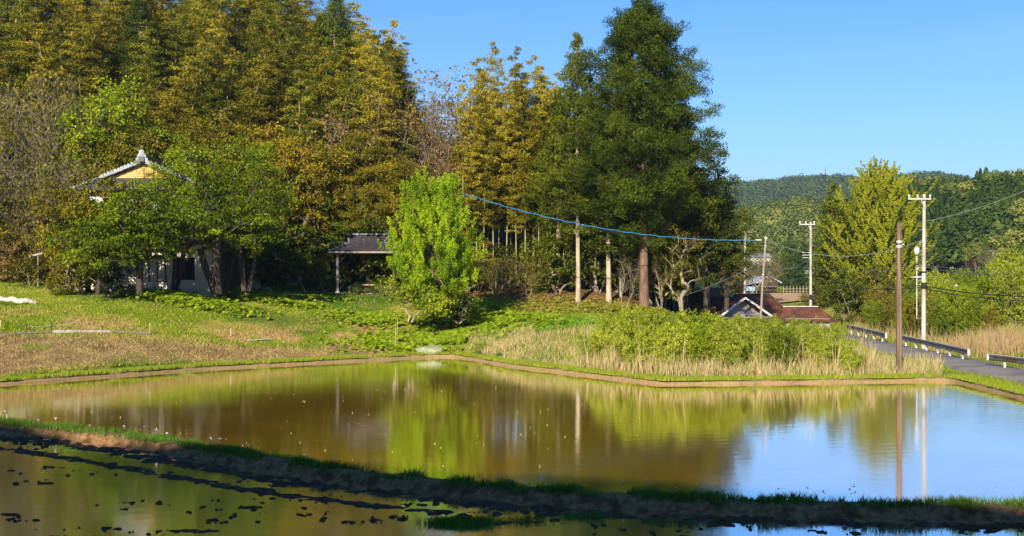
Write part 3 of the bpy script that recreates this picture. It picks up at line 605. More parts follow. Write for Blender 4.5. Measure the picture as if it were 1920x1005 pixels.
def bare(seed, H, spread_, nlev, leaf, nleaf, bark='twig', stems=3, tr=.10, kink=.25, up_=.25, ln=.2, wd=.12, kids_=4):
    """thicket tree of many fine crooked twigs with few leaves"""
    g = np.random.default_rng(seed); T = Tubes(5); B = Tubes(3); tips = []
    def grow(p, d, L, r, lv):
        n = 4 if lv < nlev else 3; pts = [p]; 
        for k in range(n):
            d = unit(d + g.normal(size=3)*kink + np.array((0, 0, up_*.4))); p = p + d*L/n; pts.append(p)
        (T if lv == 0 else B).add(pts, np.linspace(r, r*.5, n+1))
        if lv >= nlev: tips.append(pts[-1]); tips.append(pts[1]); return
        for k in range(kids_ if lv else kids_+1):
            q = .3+.7*g.random(); pi_ = q*n; i = min(int(pi_), n-1); b = pts[i]+(pts[i+1]-pts[i])*(pi_-i)
            s_ = unit(g.normal(size=3)); nd = unit(d*.55 + s_*.8 + np.array((0, 0, up_))); grow(b, nd, L*(.52+.25*g.random()), max(r*.45, .006), lv+1)
    for s in range(stems):
        a_ = g.random()*6.28; grow(np.array((math.cos(a_), math.sin(a_), 0))*.3, unit(np.array((math.cos(a_)*spread_, math.sin(a_)*spread_, 1))), H*.55, tr, 0)
    tips = np.array(tips); 
    parts = [('trunk', T.mesh('trunk'), bark), ('twigs', B.mesh('twigs'), bark)]
    if nleaf: parts.append(('leaves', crown_mesh('leaves', [clumpleaves(tips, .35, nleaf, g, ln, wd)], g), leaf))
    return parts
def ginkgo(seed, H=19.5, R_=6.3):
    """many ascending limbs, each set along its length with short leafy spurs"""
    g = np.random.default_rng(seed); T = Tubes(7); B = Tubes(4); LL = []; T.add([(0, 0, 0), (0, .1, H*.25), (.1, 0, H*.6), (0, 0, H*.93)], [.42, .34, .18, .03])
    def limb(p, d, L, lv):
        n = 6; pts = [p]
        for k in range(n): d = unit(d + g.normal(size=3)*.07 + np.array((0, 0, .10))); p = p+d*L/n; pts.append(p)
        pts = np.array(pts); B.add(pts, np.linspace(.05 if lv == 0 else .025, .008, n+1))
        m = int(L*(8 if lv == 0 else 7)); q = np.sort(g.random(m)*.95+.05)*n; i = np.minimum(q.astype(int), n-1); C = pts[i]+(pts[i+1]-pts[i])*(q-i)[:, None]
        LL.append(clumpleaves(C, .14, 13, g, .15, .10, up=.5, out=.6, flat=.9))
        if lv < 1:
            for k in range(int(L*1.7)):
                q = (.25+.7*g.random())*n; i = int(q); b = pts[i]+(pts[min(i+1, n)]-pts[i])*(q-i); s_ = unit(g.normal(size=3)); s_[2] *= .3
                limb(b, unit(d*.6+s_*.8+np.array((0, 0, .12))), L*(.22+.2*g.random())+.4, lv+1)
    a0 = 0
    for z in np.linspace(.06, .90, 80):
        a0 += 2.39996; w_ = np.interp(z, [0, .15, .35, .6, .85, 1], [.75, 1, 1, .72, .38, .1])*R_
        o_ = np.array((math.cos(a0), math.sin(a0), 0)); L = w_*(1.0+.25*g.random()); el_ = np.interp(z, [0, .4, .9], [.05, .75, 1.9])
        limb(np.array((0, 0, z*H)), unit(o_+np.array((0, 0, el_))), L*(1+.28*el_), 0)
    return [('trunk', T.mesh('trunk'), 'bark'), ('limbs', B.mesh('limbs'), 'bark'), ('crown', crown_mesh('crown', LL, g), 'ginkgo')]
def shrub(seed, H, W, nst, leaf, ln=.16, wd=.06, dens=16, bark='twig', tall=True):
    """willow-like shrub: leafy wands fanning from the ground"""
    g = np.random.default_rng(seed); B = Tubes(3); LL = []
    for k in range(nst):
        a_ = g.random()*6.28; q = g.random()**.6; L = H*(.42+.62*g.random())*(1-.15*q); tip = np.array((math.cos(a_)*W*q, math.sin(a_)*W*q, L)); b0 = tip*np.array((.35, .35, 0))
        s_ = np.linspace(0, 1, 5)[:, None]; pts = b0*(1-s_)+tip*s_ + np.array((0, 0, 1))*0 + g.normal(size=(5, 3))*.05*s_
        B.add(pts, np.linspace(.016, .005, 5)); m = int(L*5.5); q2 = np.sort(.22+.78*g.random(m))[:, None]; C = b0*(1-q2)+tip*q2 + g.normal(size=(m, 3))*.10
        LL.append(clumpleaves(C, .19, dens, g, ln, wd, up=.5, out=.6, flat=1.0, lift=.6))
    return [('stems', B.mesh('stems'), bark), ('leaves', crown_mesh('leaves', LL, g), leaf)]
def simplecone(seed, leaf, H=11, R_=2.0, n=1500):
    g = np.random.default_rng(seed); z = g.random(n)**.8; r = R_*(1-z)**.75*(.55+.5*g.random(n)**.5); a_ = g.random(n)*6.28
    r = r*(1+.2*np.sin(a_*5+z*23)); lay = .12*np.sin(z*55+a_*2)
    P = np.stack([np.cos(a_)*r, np.sin(a_)*r, 2.0+z*(H-2)+lay-.25*r], 1); dn = np.stack([np.cos(a_), np.sin(a_), 0*a_+.25], 1)
    Nn = unit(dn+unit(g.normal(size=P.shape))*.6+np.array((0, 0, .3))); U = unit(dn*.6+np.array((0, 0, .5))+unit(g.normal(size=P.shape))*.5)
    T = Tubes(5); T.add([(0, 0, 0), (0, 0, H*.5), (0, 0, H*.97)], [.22, .13, .02])
    return [('trunk', T.mesh('trunk'), 'bark'), ('crown', leafmesh('crown', leaves(P, U, Nn, .65, .34), None, None, g), leaf)]
def simpleround(seed, leaf, H=9, R_=3.2, n=1700):
    g = np.random.default_rng(seed); k = 34; d = unit(g.normal(size=(k, 3))); d[:, 2] = np.abs(d[:, 2])*1.1-.25; C = d*np.array((R_, R_, H*.38))*(.55+.35*g.random((k, 1)))+np.array((0, 0, H*.58))
    P, U, Nn, a_, b_ = clumpleaves(C, R_*.36, n//k, g, .55, .38, up=.5, out=.8, flat=.75)
    T = Tubes(5); T.add([(0, 0, 0), (0, 0, H*.5)], [.2, .1])
    for c_ in C[:10]: T.add([(0, 0, H*.3), tuple(c_*.6+np.array((0, 0, H*.15))), tuple(c_)], [.09, .06, .02])
    return [('trunk', T.mesh('trunk'), 'bark'), ('crown', leafmesh('crown', leaves(P, U, Nn, a_, b_), None, None, g), leaf)]
_zc = {}
def plant(proto, name, label, cat, X, Y, scale=1, rz=None, group=None, z=None, mats=None, dz=-.05):
    z = gz(X, Y) if z is None else z
    rz = rnd.random()*6.28 if rz is None else rz
    t_ = thing(name, label, cat, (X, Y, z+dz), rz, group, scale)
    for pn, me, mk in proto:
        mk2 = (mats or {}).get(pn, mk); ob = bpy.data.objects.new(pn, me); COL.objects.link(ob); ob.parent = t_
        if not me.materials: me.materials.append(M[mk])
        if mk2 != mk: ob.material_slots[0].link = 'OBJECT'; ob.material_slots[0].material = M[mk2]
    return t_
# ================================================================ the wood
BAM = [bamboo(s, 18+.6*(s % 3), .9+.12*(s % 3), .6+.3*(s % 4)) for s in range(1, 7)]
OAK = [broadleaf(21+s, 12, 7.6, 3.6, 4.4, 130, .72, 95, 'gold', 'bark', .24, th=3.2, ln=.20, wd=.115, lobes=4+s) for s in range(3)]
OLV = [broadleaf(31+s, 11, 6.6, 3.5, 4.4, 115, .78, 90, 'dark', 'darkbark', .24, th=2.6, ln=.19, wd=.11, lobes=4+s) for s in range(2)]
CED = [conifer(41+s, 21, .36, ([0,.22,.36,.46,.7,.88,1],[0,1.,1.7,2.7,1.8,.75,.1]), 150, .62, 80, 'cedar', 'palebark', .20, .12, .25, ln=.27, wd=.08, wob=.08, vj=.2, cf=.8, skirt=.12) for s in range(2)]
THK = [bare(51+s, 7.5, .55, 4, 'olive', 1, 'twig', stems=4, tr=.09) for s in range(3)]
# wooded hillside: bamboo, golden oaks and dark evergreens, row behind row
def treetop(px):                         # sky line of the left wood in the photograph
    return np.interp(px, [-400, 450, 615, 655, 668, 722, 738, 758, 785, 850], [-260, -200, -120, -40, 25, 50, 90, 175, 240, 270])
cnt_ = 0
def zone(px):
    return 'above the grey thicket' if px < 130 else 'above the farmhouse roof' if px < 330 else 'above the farmhouse green tree' if px < 470 else 'above the garden' if px < 600 else 'above the pavilion' if px < 700 else 'at its right end'
def rowname(ri): return 'front rows' if ri < 3 else 'middle rows' if ri < 6 else 'back rows'
rows = [(111,9.0),(116,7),(121,6.5),(126,6.5),(131,6.5),(137,7),(144,8),(152,9),(162,9)]
for ri, (Y0, st) in enumerate(rows):
    X0 = pxX(-60, Y0); X1 = pxX(790, Y0); x = X0 + rnd.random()*2
    while x < X1:
        Y = Y0 + rnd.uniform(-1.8, 1.8); px = x/Y*F+960; g0 = gz(x, Y)
        if px < 235 and ri < 2: x += 2.4; continue
        lim = pyZ(treetop(px), Y)
        avail = lim - g0
        kind = rnd.random(); ridx = rnd.randrange(6)
        if ri >= 1 and avail > 12 and (kind < .70 or px > 660):
            hgt = 18.5*rnd.uniform(.82, 1.08); hgt = min(hgt, avail*rnd.uniform(.86, 1.0) if px > 600 else 40)
            bg_ = rnd.random() < .60; plant(BAM[ridx], 'bamboo', ('golden' if bg_ else 'greenish')+' bamboo in the '+rowname(ri)+' of the hillside grove, '+zone(px), 'bamboo', x, Y, (1.3, 1.3, hgt/18.6), None, 'bamboo crowding the wooded hillside', g0, {'foliage': 'bamboo' if bg_ else 'bamboo_g'})
            x += 2.35*rnd.uniform(.8, 1.25)
        elif kind < .88:
            if avail > 8:
                plant(OAK[rnd.randrange(3)], 'oak_tree', 'golden-leaved oak in the '+rowname(ri)+' of the hillside, '+zone(px), 'tree', x, Y, min(rnd.uniform(.75, 1.1), avail/12.5), None, 'golden oaks on the wooded hillside', g0)
            x += 3.6*rnd.uniform(.8, 1.2)
        else:
            if avail > 8:
                plant(OLV[rnd.randrange(2)], 'evergreen_tree', 'dark evergreen tree in the '+rowname(ri)+' of the hillside, '+zone(px), 'tree', x, Y, min(rnd.uniform(.8, 1.1), avail/11.8), None, 'dark evergreens on the wooded hillside', g0, {'crown': 'dark' if rnd.random() < .5 else 'olive'})
            x += 3.4*rnd.uniform(.8, 1.2)
# four tops that break the skyline at the end of the hillside
for px, py, Y, lab in [(735,38,124,'bamboo whose feathery top stands highest at the right end of the hillside grove'),(752,52,122,'bamboo leaning out rightmost from the hillside grove against the sky'),(708,60,126,'bamboo just left of the highest feathery top at the end of the grove'),(692,8,131,'bamboo reaching the top edge of the photo where the hillside meets the sky'),(778,120,124,'shorter bluish bamboo tip right of the hillside grove, beside the brown tree')]:
    X = pxX(px, Y); g0 = gz(X, Y); plant(BAM[1], 'bamboo', lab, 'bamboo', X, Y, (1.15, 1.15, (pyZ(py, Y)-g0)/18.6), rnd.random()*6, None, g0, {'foliage': 'bamboo' if px != 778 else 'bamboo_g'})
# the second grove between the hillside and the tall conifers
g2_ = [(886,150,113),(913,74,115),(935,128,112),(958,140,114),(978,94,113),(1000,150,111),(1018,112,114),(1032,105,112),(900,180,117),(945,150,118),(990,150,118),(1045,160,116),(872,215,114),(925,180,110),(968,185,110),(1010,190,110),(1040,230,113),(880,270,111),
       (895,130,116),(921,112,113),(907,140,110),(971,130,116),(985,125,110),(950,165,111),(1003,135,116),(1025,140,110),(1050,200,111),(935,205,115),(960,215,117),(915,220,112),(990,200,112),(1022,210,117),(893,235,110),(868,255,112),(1060,240,112)]
for i, (px, py, Y) in enumerate(g2_):
    X = pxX(px, Y); g0 = gz(X, Y); lab = {1: 'tallest bamboo of the second grove, wispy tip bare against the sky', 4: 'bamboo with narrow pointed golden tip, second tallest in the grove beside the cedar', 6: 'bamboo with drooping tip directly left of the pointed cedar'}.get(i, ('tall' if py < 145 else 'middling' if py < 200 else 'short')+' slender bamboo in the second grove, '+('beside the brown trees' if px < 905 else 'left of centre' if px < 945 else 'middle' if px < 985 else 'right of centre' if px < 1020 else 'next to the cedar'))
    plant(BAM[i % 6], 'bamboo', lab, 'bamboo', X, Y, (.92, .92, (pyZ(py, Y)-g0)/18.3), None, 'bamboo of the grove beside the conifers' if i not in (1, 4, 6) else None, g0, {'foliage': 'bamboo_g' if i in (8, 12, 6, 11) else 'bamboo'})
# understorey of that grove
UND = [broadleaf(61+s, 4, 1.8, 1.7, 1.5, 60, .42, 45, 'olive', 'twig', .07, th=.4, stems=3, ln=.18, wd=.10) for s in range(3)]
THIN = [bare(66+s, 5.5, .5, 3, 'olive', 5, 'twig', stems=4, tr=.06) for s in range(2)]
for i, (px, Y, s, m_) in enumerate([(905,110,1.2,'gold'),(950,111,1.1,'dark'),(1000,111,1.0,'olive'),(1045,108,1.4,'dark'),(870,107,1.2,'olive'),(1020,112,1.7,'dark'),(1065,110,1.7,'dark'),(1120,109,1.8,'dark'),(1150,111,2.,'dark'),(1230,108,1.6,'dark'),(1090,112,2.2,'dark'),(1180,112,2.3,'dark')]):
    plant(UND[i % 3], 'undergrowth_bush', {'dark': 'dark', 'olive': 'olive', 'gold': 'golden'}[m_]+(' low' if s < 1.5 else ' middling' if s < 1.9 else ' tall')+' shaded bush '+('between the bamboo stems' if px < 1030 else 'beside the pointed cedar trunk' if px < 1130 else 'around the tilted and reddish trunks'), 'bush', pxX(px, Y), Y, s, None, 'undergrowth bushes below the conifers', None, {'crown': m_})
for i, (px, Y, s) in enumerate([(930,107,.62),(990,107,.58),(895,108,.6)]):
    plant(THIN[i % 2], 'thicket_shrub', 'leggy pale-twigged shrub at the edge of the second bamboo grove', 'shrub', pxX(px, Y), Y, s, None, 'pale twiggy shrubs before the grove')
# dark backing trees deep in the wood, closing the view between the trunks
for i, (px, Y, s) in enumerate([(840,128,.6),(900,126,.9),(960,126,1.1),(1010,125,1.2),(1060,122,1.3),(1110,121,1.3),(1160,120,1.35),(1210,119,1.3),(1255,118,1.2),(1290,116,1.0),(1100,114,.8),(1150,115,.9),(1225,113,.9),(1040,117,.8)]):
    plant(OLV[i % 2], 'evergreen_tree', 'dark evergreen deep in the wood behind the bare lower trunks', 'tree', pxX(px, Y), Y, s, None, 'dark evergreens deep in the wood')
# the pointed cedar and its neighbours
def hero(proto, name, label, px, base, top, Y, Hp, cat='tree', wide=1., rz=0., mats=None, group=None):
    X = pxX(px, Y); g0 = gz(X, Y) if base is None else pyZ(base, Y); s = (pyZ(top, Y)-g0)/Hp
    return plant(proto, name, label, cat, X, Y, (s*wide, s*wide, s), rz, group, g0, mats)
hero(CED[0], 'cedar_tree', 'dark green cedar with a narrow pointed top left of the giant conifer, pale straight trunk', 1083, 568, 62, 105, 21.2, wide=.92, rz=1)
hero(CED[1], 'cedar_tree', 'cedar crown filling the gap between the pointed cedar and the giant conifer, tilted pale trunk', 1140, 574, 165, 105, 21.2, wide=1.35, rz=2)
hero(CED[0], 'cedar_tree', 'dark cedar crown just behind and left of the pointed cedar', 1048, 566, 165, 109, 21.2, wide=1.2, rz=5)
hero(CED[1], 'cedar_tree', 'dark cedar crown behind the pointed cedar, on its right side', 1108, 566, 140, 110, 21.2, wide=1.25, rz=3)
hero(CED[0], 'cedar_tree', 'thin reddish trunk between the tilted pale trunk and the giant conifer, crown lost among them', 1163, 560, 215, 108, 21.2, wide=.85, rz=4)
FIR = conifer(77, 25, .32, ([0,.17,.30,.36,.45,.6,.75,.86,.93,.97,1],[0,2.0,4.0,5.2,5.5,4.7,3.8,2.9,1.8,1.0,.3]), 430, .52, 112, 'fir', 'redbark', .36, .06, .22, ln=.155, wd=.07, ncl=4.6, irr=.46, gaps=.09, wob=.12, vj=.24, cf=.85, skirt=.13)
hero(FIR, 'giant_conifer', 'giant dark green conifer, the tallest tree, with a thick reddish trunk and ragged crown', 1205, 578, -8, 103, 25.3, wide=1.0, rz=.6)
EVG = broadleaf(78, 14, 8.0, 3.6, 5.8, 200, .70, 100, 'dark', 'darkbark', .3, th=2.5, ln=.18, wd=.11, lobes=5)
hero(EVG, 'evergreen_tree', 'rounded dark evergreen at the right edge of the wood behind the utility poles', 1325, 582, 262, 107, 14.2, wide=.92, rz=1)
hero(EVG, 'evergreen_tree', 'low dark glossy evergreen spreading over the shed roofs at the foot of the wood', 1362, 580, 370, 109, 14.2, wide=1.15, rz=3, mats={'crown': 'dark'})
hero(EVG, 'evergreen_tree', 'dark evergreen filling the lower crown right of the reddish trunk', 1285, 582, 300, 110, 14.2, wide=1.15, rz=5)
VIN = broadleaf(79, 8, 4.4, 2.5, 3.6, 90, .55, 40, 'olive', 'twig', .12, th=1.2, stems=4, ln=.18, wd=.09)
hero(VIN, 'vine_tangle_tree', 'vine-tangled brownish tree with bare twigs right of the thick reddish trunk', 1278, 582, 400, 102, 8.2, wide=.80, rz=1)
hero(bare(81, 9, .5, 4, 'olive', 4, 'twig', stems=4, tr=.12), 'bare_tree', 'nearly leafless brown tree with leaning pale trunks beside the thick reddish trunk', 1240, 578, 430, 106, 9.0, wide=.8, rz=2)
hero(bare(82, 6, .3, 3, 'olive', 0, 'twig', stems=2, tr=.08), 'bare_tree', 'small crooked bare tree at the foot of the thick reddish trunk', 1170, 578, 460, 101, 6.5, wide=.6, rz=0)
BRN = bare(83, 11, .35, 4, 'brownleaf', 4, 'twig', stems=2, tr=.16, ln=.22)
hero(BRN, 'budding_tree', 'thinly leaved brownish tree standing against the sky between the two bamboo groves', 828, None, 150, 118, 11.3, wide=1.25, rz=1)
hero(BRN, 'budding_tree', 'third thinly leaved brown tree, close to the second bamboo grove', 852, None, 185, 119, 11.3, wide=.9, rz=5)
hero(BRN, 'budding_tree', 'second thinly leaved brown tree, lower, in the gap left of the bare one', 800, None, 190, 116, 11.3, wide=.8, rz=3)
for i, (px, top, Y, m_) in enumerate([(800,300,112,'gold'),(845,330,111,'gold'),(760,285,111,'olive'),(720,265,112,'gold'),(660,240,112,'olive'),(868,280,113,'brownleaf')]):
    hero(OAK[i % 3], 'oak_tree', ['broad golden oak at the foot of the brown trees','golden oak behind the bright green tree, by the second grove','olive oak above the pavilion at the foot of the hillside','golden oak left of the olive one above the pavilion','olive oak on the hillside above and left of the pavilion','brown-leaved oak half hidden where the second grove begins'][i], px, None, top, Y, 12.2, wide=.9, rz=i, mats={'crown': m_})
# olive-gold oaks with rounded heads on the lower hillside
for i, (px, top, Y, m_) in enumerate([(455,175,110,'gold'),(520,210,109.5,'gold'),(585,235,109,'gold'),(395,215,110,'olive'),(195,118,108,'green'),(205,205,106,'olive'),(265,230,107,'gold'),(690,330,108,'olive'),(470,250,108,'olive')]):
    hero(OAK[i % 3], 'oak_tree', ['highest golden round-headed oak at mid height of the hillside','golden oak just right of the highest round-headed one','third golden oak stepping down the hillside towards the pavilion','olive oak directly above the green tree beside the farmhouse','light green tree high above the farmhouse roof beside the grey thicket','olive tree above and left of the farmhouse roof','golden oak directly behind the farmhouse ridge','low olive tree behind the pavilion roof','olive oak below the golden round-headed ones'][i], px, None, top, Y, 12.2, wide=.95, rz=i*1.3, mats={'crown': m_})
for px, top, m_, lab in [(628,-15,'fir','dark green cedar top at the upper edge above the pavilion, among golden bamboo'),(600,30,'dark','second dark cedar top at the upper edge, left of the first'),(262,-20,'fir','dark cedar top at the upper edge high above the farmhouse'),(238,40,'olive','lower olive cedar beside the one high above the farmhouse')]:
    hero(CED[0], 'cedar_tree', lab, px, None, top, 128.5, 21, wide=1.2, mats={'crown': m_})
# grey thicket at the left edge
for i in range(26):
    px = rnd.uniform(-70, 175); k = i % 3; Y = [103.5, 107.5, 112][k]+rnd.uniform(-1.5, 1.5); top = {0: rnd.uniform(300, 350), 1: rnd.uniform(200, 270), 2: rnd.uniform(115, 170)}[k]
    hero(THK[i % 3], 'thicket_tree', ['low', 'middling', 'tall'][k]+' grey-brown leafless tree in the thicket at the left edge, '+('beside the photo edge' if px < 60 else 'towards the farmhouse'), px, None, top, Y, 8.2 if k else 7.5, wide=[1., .85, .75][k], rz=rnd.random()*6, group='grey thicket trees at the left edge', mats={'leaves': 'olive'})
for i in range(14):
    px = rnd.uniform(-60, 150); Y = rnd.uniform(106, 110)
    plant(BAM[i % 6], 'bamboo', 'old bamboo with bare pale stem inside the grey thicket left of the farmhouse', 'bamboo', pxX(px, Y), Y, (.8, .8, .66*rnd.uniform(.8, 1.1)), None, 'bamboo inside the grey thicket')
# ================================================================ gardens and field edges
BSH = [broadleaf(91+s, 3.4, 1.6, 1.9, 1.5, 90, .38, 50, 'green', 'twig', .06, th=.3, stems=4, ln=.15, wd=.09) for s in range(3)]
bl = [(20,103,1.5,'olive'),(75,102,1.35,'olive'),(120,101,1.5,'olive'),(55,97,.9,'olive'),(150,98,1.3,'olive'),(0,99,1.1,'brownleaf'),(100,98.5,1.0,'brownleaf'),(185,100,2.1,'brownleaf'),(130,104,2.5,'gold'),(215,101,2.0,'olive'),(165,104,2.4,'brownleaf'),(30,106,1.8,'dark'),
      (430,107,1.6,'green'),(470,106,1.8,'dark'),(520,108,1.9,'dark'),(555,108,1.7,'dark'),(590,110,1.9,'dark'),(610,106,1.1,'dark'),(480,110,2.6,'dark'),(540,112,2.8,'dark'),(450,112,2.6,'dark'),(740,109,1.9,'green'),(700,110,2.3,'dark'),(770,108,2.0,'dark'),(650,111,2.7,'dark'),(820,108,1.6,'green'),(600,113,3.2,'dark')]
for i, (px, Y, s, m_) in enumerate(bl):
    side = 'left of the farmhouse' if px < 230 else 'between the farmhouse and the bright green tree'
    plant(BSH[i % 3], 'garden_bush', ('low ' if s < 1.6 else 'middling ' if s < 2.4 else 'tall ')+{'olive': 'olive', 'dark': 'dark green', 'green': 'mid green', 'gold': 'golden', 'brownleaf': 'reddish brown'}[m_]+' bush along the foot of the wood '+('at the left photo edge' if px < 80 else 'left of the farmhouse' if px < 230 else 'right of the farmhouse' if px < 500 else 'left of the pavilion' if px < 610 else 'around the pavilion'), 'bush', pxX(px, Y), Y, s, None, 'bushes along the foot of the wood', None, {'crown': m_})
# trees screening the farmhouse
H1 = broadleaf(101, 8, 5.2, 3.6, 3.2, 200, .60, 85, 'green', 'darkbark', .16, th=2.2, stems=3, ln=.17, wd=.06, spread=.8, flat=.45, lobes=4)
hero(H1, 'garden_tree', 'large feathery green tree right of and half over the farmhouse roof', 412, 548, 262, 92.5, 7.7, wide=1.0, rz=.4, mats={'crown': 'green'})
hero(H1, 'garden_tree', 'feathery green tree directly right of the farmhouse gable, joined with the larger one', 322, 548, 296, 93.6, 7.8, wide=.72, rz=2.4)
hero(H1, 'garden_tree', 'feathery green tree at the right end of the farmhouse, lower than its neighbour', 462, 546, 318, 94, 7.9, wide=.8, rz=4.4)
H2 = broadleaf(102, 5, 3.0, 3.1, 1.7, 150, .50, 70, 'green', 'darkbark', .16, th=1.7, ln=.15, wd=.09, flat=.4, lobes=5)
hero(H2, 'garden_tree', 'spreading green maple with a dark crooked trunk directly before the farmhouse window', 262, 550, 345, 88, 4.9, wide=1.0, rz=1)
hero(H2, 'garden_tree', 'low bright maple left of the dark crooked trunk before the farmhouse', 185, 552, 400, 87, 4.9, wide=.95, rz=3, mats={'crown': 'green'})
hero(H2, 'garden_tree', 'yellowish tree before the left part of the farmhouse roof', 166, 548, 330, 91.5, 4.6, wide=.74, rz=2, mats={'crown': 'olive'})
hero(UND[1], 'garden_bush', 'brownish bush left of the farmhouse at the lawn edge', 150, 560, 450, 90, 3.3, 'bush', wide=.95, rz=1, mats={'crown': 'olive'})
hero(UND[2], 'garden_bush', 'dark low bush at the left end of the farmhouse wall', 205, 556, 488, 89, 3.3, 'bush', wide=1.3, rz=1, mats={'crown': 'dark'})
hero(UND[0], 'garden_bush', 'dense dark bush at the foot of the brownish one on the lawn edge', 120, 562, 500, 89.5, 3.3, 'bush', wide=1.2, rz=2, mats={'crown': 'olive'})
hero(UND[2], 'garden_bush', 'tall rounded shrub behind the maple, left of the farmhouse gable', 150, 548, 380, 95, 3.3, 'bush', wide=.7, rz=2, mats={'crown': 'olive'})
hero(H2, 'garden_tree', 'green tree right of the farmhouse over the garden path', 455, 545, 395, 100, 4.9, wide=.70, rz=1.6, mats={'crown': 'green'})
# garden pine behind the pavilion
def pine(seed):
    g = np.random.default_rng(seed); T = Tubes(7); B = Tubes(5); LL = []; T.add([(0,0,0),(.2,0,2.5),(0,.2,5),(.3,0,8),(.2,0,10.2)], [.28,.24,.2,.13,.04])
    for k in range(34):
        z = 3.4+6.8*k/34; a_ = k*2.4; b = np.interp(z, [3,4.5,7,9,10.4], [2.6,4.2,3.8,2.4,.6])*(.75+.4*g.random()); o_ = np.array((math.cos(a_), math.sin(a_), 0)); p = np.array((.15, 0, z))
        B.add([p, p+o_*b*.5+np.array((0,0,.25)), p+o_*b+np.array((0,0,.1))], [.07,.05,.02])
        for j in range(5): 
            q = .45+.6*g.random(); C = p+o_*b*q+np.cross(o_,(0,0,1))*g.normal()*.5+np.array((0,0,.25)); LL.append(clumpleaves(C[None], .75, 95, g, .22, .05, up=.6, out=.5, flat=.32, lift=.9))
    return [('trunk', T.mesh('trunk'), 'redbark'), ('branches', B.mesh('branches'), 'redbark'), ('crown', crown_mesh('crown', LL, g), 'olive')]
PIN = pine(5)
hero(PIN, 'pine_tree', 'red pine with flat layered needle pads behind the pavilion', 682, None, 250, 112, 10.5, wide=1.05, rz=1)
hero(PIN, 'pine_tree', 'second layered pine left of the red-trunked one, above the garden', 590, None, 285, 111, 10.5, wide=.9, rz=3)
SM = bare(111, 3.2, .5, 3, 'green', 2, 'palebark', stems=1, tr=.07, kink=.35)
hero(SM, 'garden_tree', 'small leafless crooked tree on the lawn left of the pavilion', 575, None, 425, 105, 4.2, wide=.8, rz=1)
hero(SM, 'garden_tree', 'small pale-stemmed tree beside the garden rock', 497, None, 460, 104, 4.2, wide=.8, rz=2)
# the bright green tree in the middle
def upright(seed, H, W, leaf):
    g = np.random.default_rng(seed); T = Tubes(6); B = Tubes(4); LL = []
    T.add([(0,0,0),(.05,0,1.2),(0,.05,H*.45),(0,0,H*.85)], [.16,.13,.09,.03])
    for k in range(150):
        z = .10+.84*(k/150); a_ = k*2.4+g.normal()*.3; w_ = np.interp(z, [.05,.15,.3,.45,.62,.8,1], [.75,.98,1,.88,.66,.46,.12])*W
        b = w_*(.55+.5*g.random()); o_ = np.array((math.cos(a_), math.sin(a_), 0)); p = np.array((0, 0, z*H*.86)); ris = np.interp(z, [0,.4,1], [.25,.7,1.3])
        f = lambda q: p+o_*b*q**.8+np.array((0,0,b*ris*q*q*.9+.3*q)); B.add([f(0), f(.4), f(.75), f(1)], [.035,.022,.014,.006])
        n_ = int(3+b*3.2)
        for j in range(n_):
            q = .32+.7*g.random(); s_ = g.normal(size=3)*np.array((.22,.22,.12)); C0 = f(min(q,1))+s_; m = 3
            C = C0+np.linspace(0,.42,m)[:,None]*unit(o_*.4+np.array((0,0,1.)))
            LL.append(clumpleaves(C, [.22,.19,.13], 19, g, .15, .07, up=.35, out=.7, flat=1.1, lift=.8))
    return [('trunk', T.mesh('trunk'), 'bark'), ('branches', B.mesh('branches'), 'bark'), ('crown', crown_mesh('crown', LL, g), leaf)]
hero(upright(7, 11.2, 4.0, 'bright'), 'bright_green_tree', 'bright spring-green pointed tree standing alone in front of the wood', 812, 598, 300, 91, 11.4, wide=.94, rz=1)
hero(BSH[1], 'garden_bush', 'dark green shrub at the right foot of the bright green tree', 838, 600, 500, 90.5, 3.2, 'bush', wide=.95, rz=1, mats={'crown': 'green'})
hero(BSH[2], 'garden_bush', 'low dark shrub at the foot of the bright green tree, right of its bare neighbour', 860, 605, 545, 89.5, 3.2, 'bush', wide=1.3, rz=1, mats={'crown': 'dark'})
hero(bare(112, 3.6, .6, 4, 'green', 3, 'palebark', stems=2, tr=.08, kink=.3), 'bare_tree', 'small tree with pale twisted trunk and bare branches before the bright green tree', 766, 603, 478, 88, 4.9, wide=1., rz=1)
hero(BSH[0], 'garden_bush', 'bush of dark leaves overhanging the water where the two banks meet', 905, 672, 640, 82, 3.2, 'bush', wide=1.1, rz=2, mats={'crown': 'green'})
# ================================================================ willow scrub behind the far bank
WIL = [shrub(121+s, 3.2, 1.2, 40, 'willow', ln=.15, wd=.055, dens=20) for s in range(4)]
# outline of the scrub's top in the photograph
for i in range(112):
    px = 1085 + 540*((i*0.618) % 1); top = np.interp(px, [1085,1150,1200,1260,1330,1380,1430,1500,1560,1625], [636,590,578,582,580,588,592,594,606,640]) + rnd.uniform(-14, 22)
    Y = rnd.uniform(68.5, 79) if i % 3 else rnd.uniform(66.6, 69); 
    if i % 3 == 0: top += rnd.uniform(8, 34)
    Xw_ = np.array([pxX(px, Y)]); Yw_ = np.array([Y])
    if inpoly(Xw_, Yw_, PADDY)[0] or pdist(Xw_, Yw_, FAR, False)[0] < 1.7: continue
    hero(WIL[i % 4], 'willow_shrub', ('front-row' if i % 3 == 0 else 'rear')+(' low' if top > np.interp(px, [1100,1600], [600,604]) else ' tall')+' willow shrub in the scrub behind the reeds, '+('at its left end' if px < 1200 else 'before the dark evergreens' if px < 1310 else 'before the mossy shed roof' if px < 1440 else 'before the hipped rusty roof' if px < 1530 else 'at its right end'), px, None, top, Y, 3.25, 'shrub', wide=min(1.3, 1.0), rz=rnd.random()*6, group='willow shrubs behind the far bank', mats={'leaves': 'willow' if rnd.random() < .8 else 'green'})
